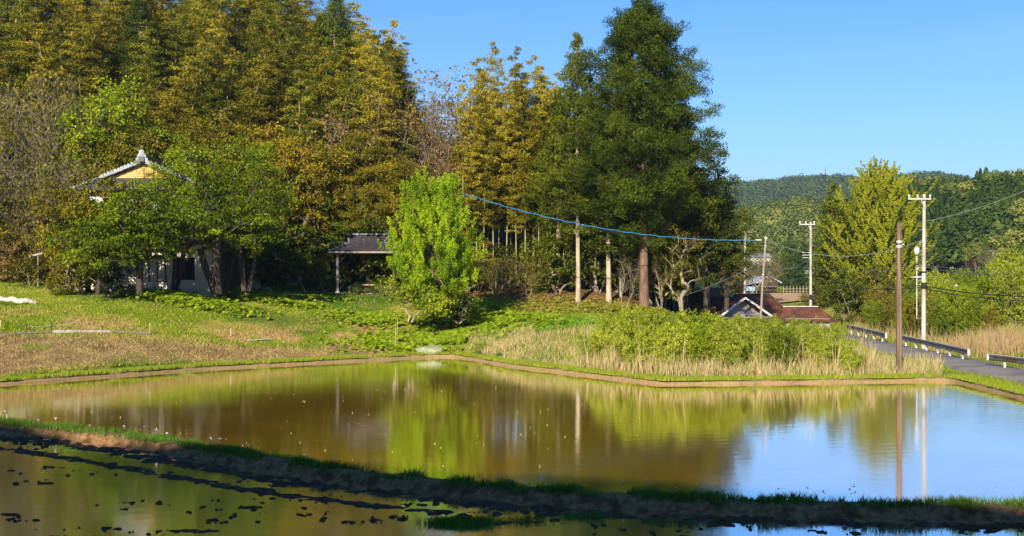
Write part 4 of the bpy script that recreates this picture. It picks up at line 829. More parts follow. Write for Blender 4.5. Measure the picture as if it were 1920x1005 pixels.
for i in range(60):                     # shrubs across the road, out in the valley
    Y = rnd.uniform(96, 180); X = rnd.uniform(32.5, .42*Y+3) if .42*Y+3 > 33 else 34; px = X/Y*F+960
    if px < 1745 and Y > 118: continue
    plant(WIL[i % 4], 'willow_shrub', 'rounded shrub in the rough ground across the road, '+('nearest rows' if Y < 120 else 'middle rows' if Y < 150 else 'farthest rows')+(' left' if px < 1830 else ' right')+' of the junction box', 'shrub', X, Y, rnd.uniform(.75, 1.5), None, 'shrubs in the rough ground across the road', None, {'leaves': rnd.choice(['green', 'willow', 'olive', 'green'])})
for px, Y, s, m_ in [(1640,118,1.0,'green'),(1665,112,.8,'olive'),(1690,108,.8,'green'),(1715,120,1.2,'green'),(1745,104,.7,'olive'),(1775,112,1.2,'green'),(1630,128,1.4,'olive'),(1700,135,1.4,'green'),(1760,140,1.6,'willow'),(1800,103,.8,'olive'),(1650,140,1.5,'olive'),(1900,112,1.9,'willow'),(1870,118,1.8,'green'),(1905,125,2.2,'willow')]:
    plant(WIL[0], 'willow_shrub', {'green': 'green', 'olive': 'olive', 'willow': 'yellow-green'}[m_]+' shrub beyond the guard rail, '+('left of' if px < 1731 else 'right of')+' the tall concrete pole', 'shrub', pxX(px, Y), Y, s, None, 'low shrubs beyond the guard rail', None, {'leaves': m_})
# ================================================================ the valley beyond
GIN = ginkgo(3)
hero(GIN, 'ginkgo_tree', 'tall yellow-green ginkgo with upswept branches across the road', 1648, 600, 322, 160, 19.8, wide=1.05, rz=1)
DCE = conifer(131, 17, .04, ([0,.04,.15,.5,.8,1],[0,2.6,3.0,2.3,1.2,.2]), 150, .75, 60, 'fir', 'bark', .25, ln=.34, wd=.14)
hero(DCE, 'cedar_tree', 'dark conifer standing against the left side of the ginkgo', 1562, 590, 340, 172, 17.2, wide=.90, rz=1, mats={'crown': 'cedar'})
hero(DCE, 'cedar_tree', 'second dark conifer partly hidden behind the ginkgo', 1590, 590, 372, 180, 17.2, wide=.90, rz=2, mats={'crown': 'cedar'})
hero(DCE, 'cedar_tree', 'pointed dark conifer behind the brown barn, left of the thin utility pole', 1482, 548, 440, 345, 17.2, wide=1.4, rz=2, mats={'crown': 'farcedar'})
hero(DCE, 'cedar_tree', 'dark conifer right behind the thin utility pole, near the barn', 1508, 556, 455, 335, 17.2, wide=1.4, rz=4, mats={'crown': 'farcedar'})
hero(DCE, 'cedar_tree', 'dark conifer at the edge of the ochre field left of the ginkgo', 1540, 560, 415, 300, 17.2, wide=1.2, rz=4, mats={'crown': 'farcedar'})
DBU = broadleaf(132, 7, 3.3, 3.4, 3.0, 130, .7, 60, 'dark', 'twig', .15, th=.5, stems=3, ln=.26, wd=.16)
hero(DBU, 'evergreen_tree', 'broad low dark evergreen bush at the roadside below the ginkgo', 1588, 604, 500, 128, 6.6, wide=.80, rz=1)
hero(DBU, 'evergreen_tree', 'olive rounded tree between the roadside evergreen and the ginkgo foot', 1640, 602, 495, 140, 6.6, wide=.9, rz=3, mats={'crown': 'olive'})
hero(THIN[0], 'thicket_shrub', 'brown twiggy bush left of the roadside evergreen', 1540, 600, 520, 130, 6.5, 'shrub', wide=1.2, rz=3)
hero(THIN[1], 'thicket_shrub', 'brown twiggy shrub at the foot of the ginkgo beside the guard rail', 1672, 622, 520, 122, 6.5, 'shrub', wide=1.2, rz=1)
hero(OAK[0], 'tree', 'tree with orange-brown leaves behind the rusty-roofed shed', 1372, 560, 470, 150, 12.2, wide=1.1, rz=1, mats={'crown': 'brownleaf'})
hero(THK[0], 'bare_tree', 'brown leafless tree between the two left utility poles', 1415, 550, 455, 175, 8.0, wide=1.2, rz=1)
hero(THK[1], 'bare_tree', 'second brown leafless tree by the two left utility poles', 1440, 545, 470, 200, 8.0, wide=1.3, rz=4)
hero(UND[0], 'maple_bush', 'small red-leaved maple beside the rusty-roofed shed', 1383, 558, 522, 140, 3.3, 'bush', wide=.7, rz=1, mats={'crown': 'redleaf'})
hero(UND[1], 'garden_bush', 'yellow-green bush at the right end of the brown barn', 1464, 550, 536, 300, 3.3, 'bush', wide=1.2, rz=1, mats={'crown': 'willow'})
hero(THK[2], 'bare_tree', 'grey bare tree at the foot of the cedar hill behind the farthest utility pole', 1862, 520, 455, 215, 8.0, wide=1.5, rz=1)
hero(DBU, 'evergreen_tree', 'green tree at the right edge of the photo below the cedar hill', 1915, 515, 455, 205, 6.6, wide=1.1, rz=1, mats={'crown': 'green'})
FC = [simplecone(141+s, 'farcedar') for s in range(3)]; FB = [simpleround(151+s, 'farbroad') for s in range(3)]
# hillside forest: things as long as one can count them, a mass beyond
nced = nbr = 0; far_pts = []
for Y in list(np.arange(238, 420, 8.5)):
    px = 1330 + rnd.random()*14
    while px < 1960:
        X = pxX(px+rnd.uniform(-3, 3), Y+rnd.uniform(-3, 3)); g0 = gz(X, Y); step = 3.6/Y*F
        top = g0+11; 
        if g0 < 3.5: px += step; continue
        brd = fbm(np.array([X/32.+5]), np.array([Y/32.+2]), 2)[0]
        isb = brd > .62 or (px < 1500 and brd > .40) or (Y > 385 and brd > .5)
        if not isb and nced < 290:
            s = rnd.uniform(.72, 1.0); nced += 1
            plant(FC[nced % 3], 'cedar_tree', ('front' if Y < 290 else 'middle' if Y < 345 else 'upper')+' plantation cedar on the right hill, '+('left of the ginkgo' if px < 1560 else 'behind the ginkgo' if px < 1725 else 'right of the tall concrete pole' if px < 1830 else 'towards the photo edge'), 'tree', X, Y, s, None, 'cedars of the plantation on the right hill', g0, dz=-1.6)
            px += step*.95
        elif isb and nbr < 120:
            nbr += 1; plant(FB[nbr % 3], 'broadleaf_tree', 'light green broadleaf tree on the far hills, '+('left of the ginkgo' if px < 1560 else 'behind the ginkgo' if px < 1725 else 'right of the tall concrete pole'), 'tree', X, Y, rnd.uniform(.8, 1.25), None, 'broadleaf trees on the far hills', g0, dz=-1.5)
            px += step*1.5
        else: px += step
# crest cedars of the right hill, a little taller
for i, (px, py, Y) in enumerate([(1838,316,395),(1850,320,392)]):
    hero(FC[i % 3], 'cedar_tree', 'cedar standing a little above the others on the crest of the right-hand hill', px, None, py, Y, 11., wide=1., group='taller cedars on the crest', rz=i)
# the mid-distance hills and the last ridge: forest that reads as one mass
def forestmass(name, label, n, x0, x1, y0, y1, leaf, size, k, seed, zmin=4, hh=7, lf=.3):
    g = np.random.default_rng(seed); Y = y0+(y1-y0)*g.random(n)**.9; X = (x0+(x1-x0)*g.random(n)); X = (X-960)/F*Y; Z = ground(X, Y); ok = Z > zmin; X, Y, Z = X[ok], Y[ok], Z[ok]; m = len(X)
    C = np.stack([X, Y, Z+hh*.45], 1); R_ = size*(.7+.6*g.random(m)); d = unit(g.normal(size=(m, k, 3))); d[..., 2] = np.abs(d[..., 2]); P = C[:, None]+d*(.85+.3*g.random((m, k, 1)))*R_[:, None, None]*np.array((1, 1, 1.25))
    Nn = unit(d+.3*unit(g.normal(size=d.shape))).reshape(-1, 3); U = unit(np.cross(Nn, unit(g.normal(size=Nn.shape)))); s = np.repeat(R_, k)*lf
    rn__ = np.repeat(fbm(X/40, Y/40, 3)*1.3-.15+.25*g.random(m), k)
    tag(link(name, leafmesh(name, leaves(P.reshape(-1, 3), U, Nn, s, s*.7), rn__), M[leaf]), label, 'forest', None, 'stuff')
forestmass('hill_forest', 'mixed light and dark forest covering the rounded hills in the middle distance', 3000, 1250, 1760, 400, 660, 'farbroad', 4.4, 190, 5, hh=6, lf=.24)
forestmass('hill_forest', 'cedar forest closing the gaps behind the plantation on the right hill', 2200, 1480, 2050, 250, 480, 'farcedar', 2.6, 70, 6, hh=6, lf=.42)
forestmass('ridge_forest', 'forest on the last bluish ridge under the sky', 6500, 1250, 2000, 950, 1560, 'farcedar', 7., 60, 7, hh=8, lf=.34)
# ================================================================ farmhouse
def tiled_slope(mb, a, b, c_, d, nrow=10, th=.10):
    """roof slope: a,b eave corners, c,d ridge corners (a-d and b-c run up the slope); courses as stepped sheets"""
    a, b, c_, d = map(Vector, (a, b, c_, d))
    for k in range(nrow):
        t0 = k/nrow; t1 = (k+1)/nrow+.02; q = [a.lerp(d, t0), b.lerp(c_, t0), b.lerp(c_, min(t1, 1)), a.lerp(d, min(t1, 1))]
        n_ = (q[1]-q[0]).cross(q[3]-q[0]).normalized(); n_ = n_ if n_.z > 0 else -n_
        q = [q[0]+n_*.045, q[1]+n_*.045, q[2], q[3]]; mb.sheet(q, th)
HY0 = 95.0; hx = pxX(262, HY0); hz = 4.0
hs_ = thing('farmhouse', 'two-storey white-plastered farmhouse with grey tiled gable roof, half hidden by trees', 'house', (hx, HY0, hz))
D = 9.5
def wall_with_holes(x0, x1, z0, z1, y, th, holes):
    m = MB(); xs_ = sorted({x0, x1, *[h[0] for h in holes], *[h[1] for h in holes]}); zs_ = sorted({z0, z1, *[h[2] for h in holes], *[h[3] for h in holes]})
    for i in range(len(xs_)-1):
        for j in range(len(zs_)-1):
            cx, cz = (xs_[i]+xs_[i+1])/2, (zs_[j]+zs_[j+1])/2
            if any(h[0] < cx < h[1] and h[2] < cz < h[3] for h in holes): continue
            m.box((cx, y+th/2, cz), (xs_[i+1]-xs_[i], th, zs_[j+1]-zs_[j]))
    return m
win = [(.65, 1.95, .75, 2.6), (2.6, 4.1, .9, 2.6), (-3.2, -1.6, .75, 2.6)]
w1 = wall_with_holes(-5.6, 5.66, -.3, 3.9, 0, .2, win)
w1.box((-5.5, D/2+.1, 1.8), (.2, D-.2, 4.2)).box((0, D, 1.8), (11.2, .2, 4.2))
w1.build('wall', M['plaster'], hs_)
m = MB(); m.box((5.62, D/2+.1, 1.8), (.16, D-.25, 4.19))
for k in range(12): m.box((5.71, .5+k*.78, 1.8), (.05, .08, 4.1))
tag(m.build('side_wall', M['wood'], hs_), 'dark timber side wall in shade')
MB().box((0, .04, 3.95), (11.1, .06, .3)).build('beam', M['wood'], hs_)
m = MB(); m.tube([(5.45, -.08, -.3), (5.45, -.08, 3.2)], .05); m.build('drainpipe', M['railgrey'], hs_)
for i, (a_, b_, c_, d_) in enumerate(win):
    fr = MB(); 
    for q in (a_+.04, b_-.04, (a_+b_)/2): fr.box((q, .05, (c_+d_)/2), (.07, .12, d_-c_))
    for q in (c_+.04, d_-.04): fr.box(((a_+b_)/2, .055, q), (b_-a_-.01, .12, .075))
    fo = MB().box(((a_+b_)/2, .10, (c_+d_)/2), (b_-a_-.02, .02, d_-c_-.02)).build('window', M['paper'] if i != 1 else M['glass'], hs_)
    fr.build('frame', M['wood'], fo)
u0, u1, uz0, uz1 = -3.95, 3.95, 5.5, 7.75
MB().box((0, .9, (uz0+uz1)/2), (u1-u0, .2, uz1-uz0)).box((u0+.1, D/2+.9, 6.6), (.2, D-2, 2.2)).box((u1-.1, D/2+.9, 6.6), (.2, D-2, 2.2)).build('upper_wall', M['plaster'], hs_)
uw = [(-2.6,-1.2,5.75,6.9),(1.2,2.6,5.75,6.9)]
for a_, b_, c_, d_ in uw:
    o1 = MB().box(((a_+b_)/2, .80, (c_+d_)/2), (b_-a_, .04, d_-c_)).build('window', M['glass'], hs_)
    f_ = MB()
    for q in (a_, b_, (a_+b_)/2): f_.box((q, .77, (c_+d_)/2), (.07, .08, d_-c_))
    for q in (c_, d_): f_.box(((a_+b_)/2, .765, q), (b_-a_+.07, .08, .07))
    f_.build('frame', M['wood'], o1)
lr = MB(); E = 6.5; ez = 3.55; tz_ = 5.6
tiled_slope(lr, (-E, -1.0, ez), (E, -1.0, ez), (u1, .8, tz_), (u0, .8, tz_), 7)
tiled_slope(lr, (E, -1.0, ez), (E, D+1, ez), (u1, D-.2, tz_), (u1, .8, tz_), 7)
tiled_slope(lr, (-E, D+1, ez), (-E, -1.0, ez), (u0, .8, tz_), (u0, D-.2, tz_), 7)
lr.build('lower_roof', M['tile'], hs_)
# hip-and-gable upper roof
rz_, gz_, ez2 = 9.75, 8.55, 7.62; gw = 3.0; ew = 4.95
ur = MB(); yf = 1.0
tiled_slope(ur, (-gw, yf-.45, gz_), (-gw, D-.5, gz_), (0, D-.5, rz_), (0, yf-.45, rz_), 6)
tiled_slope(ur, (gw, yf-.45, gz_), (gw, D-.5, gz_), (0, D-.5, rz_), (0, yf-.45, rz_), 6)
tiled_slope(ur, (-ew, -.1, ez2), (-ew, D+.2, ez2), (-gw, D-.5, gz_), (-gw, yf-.2, gz_), 4)
tiled_slope(ur, (ew, -.1, ez2), (ew, D+.2, ez2), (gw, D-.5, gz_), (gw, yf-.2, gz_), 4)
tiled_slope(ur, (-ew, -.1, ez2), (ew, -.1, ez2), (gw, yf-.05, gz_), (-gw, yf-.05, gz_), 4)
uro = ur.build('roof', M['tile'], hs_)
g_ = MB().add([(-gw+.25, yf-.02, gz_-.05), (gw-.25, yf-.02, gz_-.05), (0, yf-.02, rz_-.12), (-gw+.25, yf+.12, gz_-.05), (gw-.25, yf+.12, gz_-.05), (0, yf+.12, rz_-.12)], [(0,1,2),(5,4,3),(0,3,4,1),(1,4,5,2),(2,5,3,0)])
tag(g_.build('gable', M['ochreplaster'], hs_), 'ochre gable triangle under the ridge')
rg = MB().box((0, D/2, rz_+.16), (.42, D-.6, .36)).tube([(0, yf-.5, rz_+.38), (0, D-.4, rz_+.38)], .13)
rg.build('ridge', M['tile'], uro)
M['tilepale'] = tile_mat('pale_weathered_tile', (.16,.17,.20), (.42,.44,.50), 1)
for sx in (-1, 1):
    vb = MB()
    for k in range(13):
        t = k/12; p = Vector((sx*gw*(1-t), yf-.48, gz_+(rz_-gz_)*t+.14)); vb.tube([p, p+Vector((0, .55, 0))], .115, 8)
    vb.bar((sx*gw, yf-.42, gz_+.02), (0, yf-.42, rz_+.02), .10, .12); vb.build('verge_tiles', M['tilepale'], uro)
    hb = MB(); 
    for k in range(9): 
        a_ = Vector((sx*ew, -.1, ez2)).lerp(Vector((sx*gw, yf-.2, gz_)), k/8); hb.tube([a_+Vector((0,0,.08)), a_+Vector((-sx*.2, .1, .2))], .12, 6)
    hb.build('hip_tiles', M['tilepale'], uro)
orn = MB().tube([(0, yf-.55, rz_+.32), (0, yf-.38, rz_+.32)], .34, 14).tube([(0, yf-.56, rz_+.70), (0, yf-.40, rz_+.70)], .2, 10).box((-.3, yf-.46, rz_+.1), (.3, .14, .3)).box((.3, yf-.46, rz_+.1), (.3, .14, .3))
tag(orn.build('ridge_end_tile', M['tilepale'], uro, .01), 'rounded grey ridge-end ornament')
# ================================================================ pavilion
PYy = 105.0; ppm = F/PYy; p0x = pxX(633, PYy); pz = 3.72
pv = thing('pavilion', 'open timber garden pavilion with dark hipped roof beside the bright green tree', 'pavilion', (p0x, PYy, pz))
W_, Dp, Hp = 4.6, 3.9, 3.25
for i, (x_, y_) in enumerate([(0, 0), (W_, 0), (0, Dp), (W_, Dp)]):
    po = MB().box((x_, y_, Hp/2+.1), (.20, .20, Hp-.2)).build('post', M['greywood'] if i == 0 else M['wood'], pv)
    if i == 0: tag(po, 'paler grey front corner post')
    MB().box((x_, y_, .0), (.34, .34, .36)).build('post_base', M['white'], po, .02)
bm_ = MB()
for y_ in (0, Dp): bm_.box((W_/2, y_, Hp+.06), (W_+.6, .16, .24))
for x_ in (0, W_): bm_.box((x_, Dp/2, Hp+.055), (.16, Dp+.6, .22))
bm_.bar((0, 0, 2.5), (.75, 0, 3.15), .1, .1).bar((0, 0, 2.5), (0, .75, 3.15), .1, .1); bm_.build('beam', M['wood'], pv)
ov = .62; ez = Hp+.18; hz1 = Hp+.95; rz1 = Hp+1.42; gx = 1.05; x0_, x1_, y0_, y1_ = -ov, W_+ov, -ov, Dp+ov; ym = Dp/2
rf = MB(); hx0, hx1 = x0_+1.45, x1_-1.45; hy = y0_+ (y1_-y0_)*.30
rx0, rx1 = hx0-.32, hx1+.32
rf.sheet([(x0_, y0_, ez), (x1_, y0_, ez), (hx1, hy, hz1), (hx0, hy, hz1)], .09).sheet([(hx0, hy, hz1), (hx1, hy, hz1), (rx1, ym, rz1+.2), (rx0, ym, rz1+.2)], .09)
hy2 = y1_-(hy-y0_)
rf.sheet([(x0_, y1_, ez), (x1_, y1_, ez), (hx1, hy2, hz1), (hx0, hy2, hz1)], .09).sheet([(hx0, hy2, hz1), (hx1, hy2, hz1), (rx1, ym, rz1+.2), (rx0, ym, rz1+.2)], .09)
rf.sheet([(x0_, y0_, ez), (x0_, y1_, ez), (hx0, hy2, hz1), (hx0, hy, hz1)], .09).sheet([(x1_, y0_, ez), (x1_, y1_, ez), (hx1, hy2, hz1), (hx1, hy, hz1)], .09)
ro = rf.build('roof', M['slate'], pv)
rt = MB(); rt.bar((rx0, ym, rz1+.24), (rx1, ym, rz1+.24), .22, .10)
for sx in (0, 1):
    hxx = (hx0, hx1)[sx]; rx = (rx0, rx1)[sx]; xx = (x0_, x1_)[sx]
    rt.bar((hxx, hy, hz1+.03), (rx, ym, rz1+.25), .09, .08).bar((xx, y0_, ez+.03), (hxx, hy, hz1+.04), .09, .08).bar((hxx, hy2, hz1+.03), (rx, ym, rz1+.25), .09, .08)
M['steelblue'] = bsdf_mat('ridge_metal', (.25,.29,.34), .4, metal=.2); rt.build('ridge_cap', M['steelblue'], ro)
ev = MB().bar((x0_, y0_-.03, ez-.06), (x1_, y0_-.03, ez-.06), .05, .14).bar((x0_-.03, y0_, ez-.06), (x0_-.03, y1_, ez-.06), .05, .14); ev.build('eaves_board', M['greywood'], ro)
gb = MB(); 
for hxx in (hx0+.1, hx1-.1): gb.add([(hxx, hy+.1, hz1-.1), (hxx, hy2-.1, hz1-.1), (hxx, ym, rz1+.1), (hxx+.05, hy+.1, hz1-.1), (hxx+.05, hy2-.1, hz1-.1), (hxx+.05, ym, rz1+.1)], [(0,1,2),(3,4,5),(0,1,4,3),(1,2,5,4),(2,0,3,5)])
gb.build('gable', M['wood'], ro)
bw = MB()
for k in range(24): bw.box((.1+(W_-.2)*(k+.5)/24, Dp, 1.6), (.18, .05, 3.1))
bw.build('back_wall', M['shadewood'], pv)
bw = MB()
for k in range(20): bw.box((W_, .1+(Dp-.2)*(k+.5)/20, 1.6), (.05, .18, 3.1))
bw.build('side_wall', M['shadewood'], pv)
lt = MB()
for k in range(15): lt.box((0, .25+k*.245, .72), (.04, .11, 1.25))
for q in (.15, .72, 1.3): lt.box((.045, Dp/2, q), (.04, Dp-.2, .08))
lt.build('railing', M['greywood'], pv)
MB().box((W_/2, Dp/2, -.08), (W_+.5, Dp+.5, .22)).build('floor', M['palewood'], pv)
def onfloor(x, y, z=.03): return (p0x+x, PYy+y, pz+z)
tb = thing('garden_table', 'low round wooden table with thick stump leg on the pavilion floor', 'table', onfloor(2.35, .55))
MB().tube([(0, 0, .62), (0, 0, .72)], [.88, .86], 22).build('tabletop', M['palewood'], tb); MB().tube([(0,0,0),(0,0,.3),(0,0,.62)], [.52,.46,.55], 16).build('leg', M['redbark'], tb)
st_ = thing('stool', 'small wooden stool left of the round table in the pavilion', 'stool', onfloor(1.15, .35))
MB().box((0, 0, .47), (.62, .36, .07)).build('seat', M['palewood'], st_)
for sx in (-.22, .22): MB().box((sx, 0, .215), (.09, .3, .43)).build('leg', M['palewood'], st_)
plant(BSH[1], 'potted_bush', 'small leafy bush growing before the round table at the pavilion edge', 'bush', p0x+1.75, PYy-.6, .36, 1)
plant(BSH[0], 'garden_bush', 'small bush at the right front corner of the pavilion', 'bush', p0x+3.6, PYy-.9, .5, 1)
# rocks
def rock(seed, sx, sy, sz):
    import bmesh
    g = np.random.default_rng(seed); bm = bmesh.new(); bmesh.ops.create_icosphere(bm, subdivisions=4, radius=1)
    pl = unit(g.normal(size=(14, 3))); po_ = .62+.3*g.random(14)
    for v in bm.verts:
        p = np.array(v.co); 
        for n_, d_ in zip(pl, po_):
            k = p@n_-d_
            if k > 0: p = p-n_*k*.9
        p = p*(1+.05*(fbm(np.array([p[0]*3+seed]), np.array([p[1]*3+p[2]*2]), 3)[0]-.5)); v.co = (p[0]*sx, p[1]*sy, p[2]*sz)
    me = bpy.data.meshes.new('rock'); bm.to_mesh(me); bm.free(); return me
for nm, lab, px, py, Y, s, k in [('rock', 'large grey garden rock on the lawn right of the farmhouse', 470, 537, 103, (.9,.6,.6), 3), ('rock', 'smaller pale rock leaning beside the large garden rock', 500, 532, 103.4, (.45,.4,.35), 4), ('rock', 'low pale boulder at the foot of the small leafless tree on the lawn', 545, 540, 103.5, (.5,.4,.25), 6)]:
    o = link(nm, rock(k, *s), M['rock']); o.location = (pxX(px, Y), Y, gz(pxX(px, Y), Y)+s[2]*.55); tag(o, lab, 'rock')
# pale sheet-covered heap and stakes near the bank corner
Yt = 83.5; o = link('covered_heap', rock(9, .95, .7, .45), M['tarpgrey']); o.location = (pxX(805, Yt), Yt+.3, gz(pxX(805, Yt), Yt)+.25); tag(o, 'low heap under a grey-green sheet on the bank below the bright green tree', 'heap')
for px, Y, h, lab in [(744, 86, 2.0, 'taller thin bamboo stake standing in the bank left of the bright green tree'), (740.5, 85, 1.75, 'shorter thin bamboo stake beside the taller one on the bank')]:
    X = pxX(px, Y); tag(MB().tube([(X, Y, gz(X, Y)-.1), (X+.06, Y, gz(X, Y)+h)], [.035, .025], 6).build('garden_stake', M['culm']), lab, 'stake')
# bleached log
g = np.random.default_rng(5); Yl = 84; pts = []
for k in range(14):
    px = -14+80*k/13; X = pxX(px, Yl); pts.append((X, Yl+.3*math.sin(k*.5), gz(X, Yl)+.13+.06*math.sin(k*1.3)))
tag(MB().tube(pts, [.10+.08*math.sin(k/13*math.pi)**.5+.03*g.random() for k in range(14)], 9).build('fallen_log', M['log']), 'bleached fallen log lying on the grass at the left edge', 'log')
X = pxX(30, 94); z_ = gz(X, 94)
# plank sign post left in bushes
ps = thing('leaning_board', 'weathered short board on a thin post among the bushes at the left', 'sign', (pxX(68, 96), 96, gz(pxX(68, 96), 96)))
MB().bar((-.55, 0, 2.35), (.45, 0, 2.6), .06, .16).build('board', M['greywood'], ps); MB().tube([(.1, .06, 0), (.1, .06, 2.6)], .04, 6).build('post', M['greywood'], ps)
# board-edged bed on the dry slope
fe = [(-10, 622), (48, 627), (97, 628), (145, 629), (192, 629), (282, 627)]
FY = lambda px: np.interp(px, [-20, 0, 280], [71.3, 71.8, 78.6])
def fpt(px, dz=0): Y = float(FY(px)); X = pxX(px, Y); return Vector((X, Y, gz(X, Y)+dz))
br = thing('board_edging', 'long weathered boards edging the terrace on the dry slope at the left', 'edging', fpt(140)); inv_ = -Vector(br.location)
for a_, b_, w__ in [(-12, 50, .07), (50, 97, .06), (98, 146, .13), (146, 205, .10), (205, 282, .09)]:
    m = MB().bar(fpt(a_, .10)+inv_, fpt(b_, .10)+inv_, .06, w__*1.4); m.build('board', M['log'] if a_ in (98, 146) else M['greywood'], br)
rp_ = thing('rope_fence', 'low fence of dark stakes and a sagging pale rope above the terrace boards', 'fence', fpt(97)); inv_ = -Vector(rp_.location)
sp_ = [(50, .62), (97, .62), (145, .78), (192, .42), (281, .72)]
for px, h in sp_: MB().tube([fpt(px, -.1)+inv_, fpt(px, h)+inv_], .035, 6).build('stake', M['wood'] if px not in (145, 281) else M['culm'], rp_)
for (a_, h0), (b_, h1) in zip(sp_[:3], sp_[1:4]):
    A = fpt(a_, h0-.12)+inv_; B_2 = fpt(b_, h1-.12)+inv_; MB().tube([A.lerp(B_2, t)+Vector((0, 0, -.10*math.sin(math.pi*t))) for t in np.linspace(0, 1, 8)], .014, 4).build('rope', M['log'], rp_)
for i, (pa, pb, Y, lab) in enumerate([((465, 632), (506, 624), 83.5, 'loose bleached plank lying on the slope in the middle of the dry field')]):
    A = Vector((pxX(pa[0], Y), Y, gz(pxX(pa[0], Y), Y)+.06)); B_2 = Vector((pxX(pb[0], Y+1.2), Y+1.2, gz(pxX(pb[0], Y+1.2), Y+1.2)+.12)); tag(MB().bar(A, B_2, .16, .05).build('plank', M['log']), lab, 'plank')
for px, Y, h in [(433, 84, .5), (1, 73.5, .5)]:
    X = pxX(px, Y); tag(MB().tube([(X, Y, gz(X, Y)-.1), (X, Y, gz(X, Y)+h)], .04, 6).build('marker_stake', M['palewood']), 'short pale stake in the middle of the dry field' if px > 100 else 'short pale stake at the left edge of the dry field', 'stake')
# ================================================================ sheds and barn
def gable_shed(name, label, X, Y, z, w__, d_, hw, hr, ov_, rz, wallm, roofm, trim='white', skirt=0, extra=None):
    t_ = thing(name, label, 'shed', (X, Y, z), rz)
    wl = MB().box((0, d_/2, hw/2), (w__, d_, hw)); wl.build('wall', wallm, t_)
    for y_ in (.0, d_-.06): MB().add([(-w__/2, y_, hw), (w__/2, y_, hw), (0, y_, hr-.1), (-w__/2, y_+.06, hw), (w__/2, y_+.06, hw), (0, y_+.06, hr-.1)], [(0,1,2),(3,4,5),(0,1,4,3),(1,2,5,4),(2,0,3,5)]).build('gable', wallm, t_)
    s_ = (hr-hw)/(w__/2); r_ = MB(); ww = w__/2+ov_
    for sx in (-1, 1): r_.sheet([(sx*ww, -ov_, hr-s_*ww), (sx*ww, d_+ov_, hr-s_*ww), (0, d_+ov_, hr), (0, -ov_, hr)], .07)
    ro_ = r_.build('roof', roofm, t_)
    rib = MB()
    for k in range(int(d_*2.2)):
        y_ = -ov_+.2+k*.45
        for sx in (-1, 1): rib.bar((sx*ww, y_, hr-s_*ww+.02), (0, y_, hr+.02), .04, .03)
    rib.build('roof_battens', roofm, ro_)
    tm = MB()
    for sx in (-1, 1): tm.bar((sx*(ww+.02), -ov_-.04, hr-s_*ww-.02), (0, -ov_-.04, hr-.02), .05, .17)
    tm.build('bargeboard', M[trim], ro_)
    return t_, ro_, s_, ww
Ys = 113.0; 
sh, ro_, s_, ww = gable_shed('rusty_shed', 'shed with moss-grown rusty iron roof and grey gable behind the willow scrub', pxX(1388, Ys), Ys, pyZ(600, Ys)-2.0, 6.4, 7.0, 2.1, 4.0, .75, .45, M['greywood'], M['rust'])
g1 = bsdf_mat('grey_board', (.22,.21,.205), .8, (.32,.31,.30), 5, .2, 8, (1, 1, 4))
for ch in sh.children:
    if ch.name.startswith('gable'): ch.data.materials[0] = g1
ms = MB(); ms.sheet([(-ww+.1, 1.6, 4.0-s_*(ww-.1)+.085), (-ww+.1, 6.6, 4.0-s_*(ww-.1)+.085), (-.6, 6.9, 4.0-s_*.6+.085), (-1.7, 2.6, 4.0-s_*1.7+.085)], .05); ms.build('moss_patch', M['moss'], ro_)
MB().box((0, -.5, 2.25), (7.4, .9, .08)).build('front_canopy', g1, sh)
sh2, *_ = gable_shed('timber_shed', 'older shed with rusty roof and pale bargeboard at the foot of the dark evergreen', pxX(1314, 119), 119, pyZ(600, 119)-1.2, 4.2, 6, 2.6, 4.15, .5, -.5, g1, M['rust'])
MB().box((0, -.04, 1.5), (1.2, .06, 2.0)).build('door', M['wood'], sh2)
sh3, *_ = gable_shed('timber_shed', 'shed roof ridge rising directly behind the mossy rusty roof', pxX(1372, 122), 122, pyZ(600, 122)-1.6, 5, 5, 2.4, 4.1, .4, -.9, g1, M['rust'])
# hipped rusty roof to the right
hr_ = thing('hipped_shed', 'shed with plain red-rusted hipped roof at the right end of the willow scrub', 'shed', (pxX(1505, 100), 100, pyZ(622, 100)-.7))
MB().box((0, 0, .9), (3.4, 3.4, 1.8)).build('wall', g1, hr_)
r_ = MB(); A = [(-2.3,-2,1.6),(2.3,-2,1.6),(2.3,2,1.6),(-2.3,2,1.6)]; rA, rB = (-1.5,0,2.65),(1.15,0,2.65)
r_.sheet([A[0],A[1],rB,rA], .07).sheet([A[3],A[2],rB,rA], .07).sheet([A[1],A[2],rB], .07).sheet([A[0],A[3],rA], .07); ro3 = r_.build('roof', M['rust'], hr_); MB().bar((-1.55,0,2.68),(1.2,0,2.68), .16, .06).build('ridge_cap', M['steel'], ro3)
# brown barn far behind
Yb = 300.0; bz = pyZ(545, Yb)
bn, bro, *_ = gable_shed('brown_barn', 'dark brown boarded barn with grey gable roof beyond the ochre field', pxX(1440, Yb), Yb, bz, 5.6, 8, 2.1, 3.5, .55, .35, M['wood'], M['tilepale'], 'white')
bn['category'] = 'barn'
MB().box((-.1, -.35, .9), (4.6, .8, .06)).build('canopy', M['steel'], bn); MB().box((.2, -.03, 2.2), (1.6, .04, .35)).build('vent', M['greywood'], bn)
lt_ = thing('lean_to', 'lean-to shed with pale blue sheets at the left side of the brown barn', 'shed', (pxX(1411, Yb), Yb-.3, bz))
MB().sheet([(-2.4, -.8, 1.15), (-2.4, 4, 1.15), (1.6, 4, 2.2), (1.6, -.8, 2.2)], .1).build('roof', M['tilepale'], lt_)
for x_ in (-2.1, 0, 1.4): MB().box((x_, -.5, .6), (.12, .12, 1.1)).build('post', M['wood'], lt_)
MB().box((-.9, -.62, .5), (2.6, .05, .95)).build('sheet', M['tarpblue'], lt_)
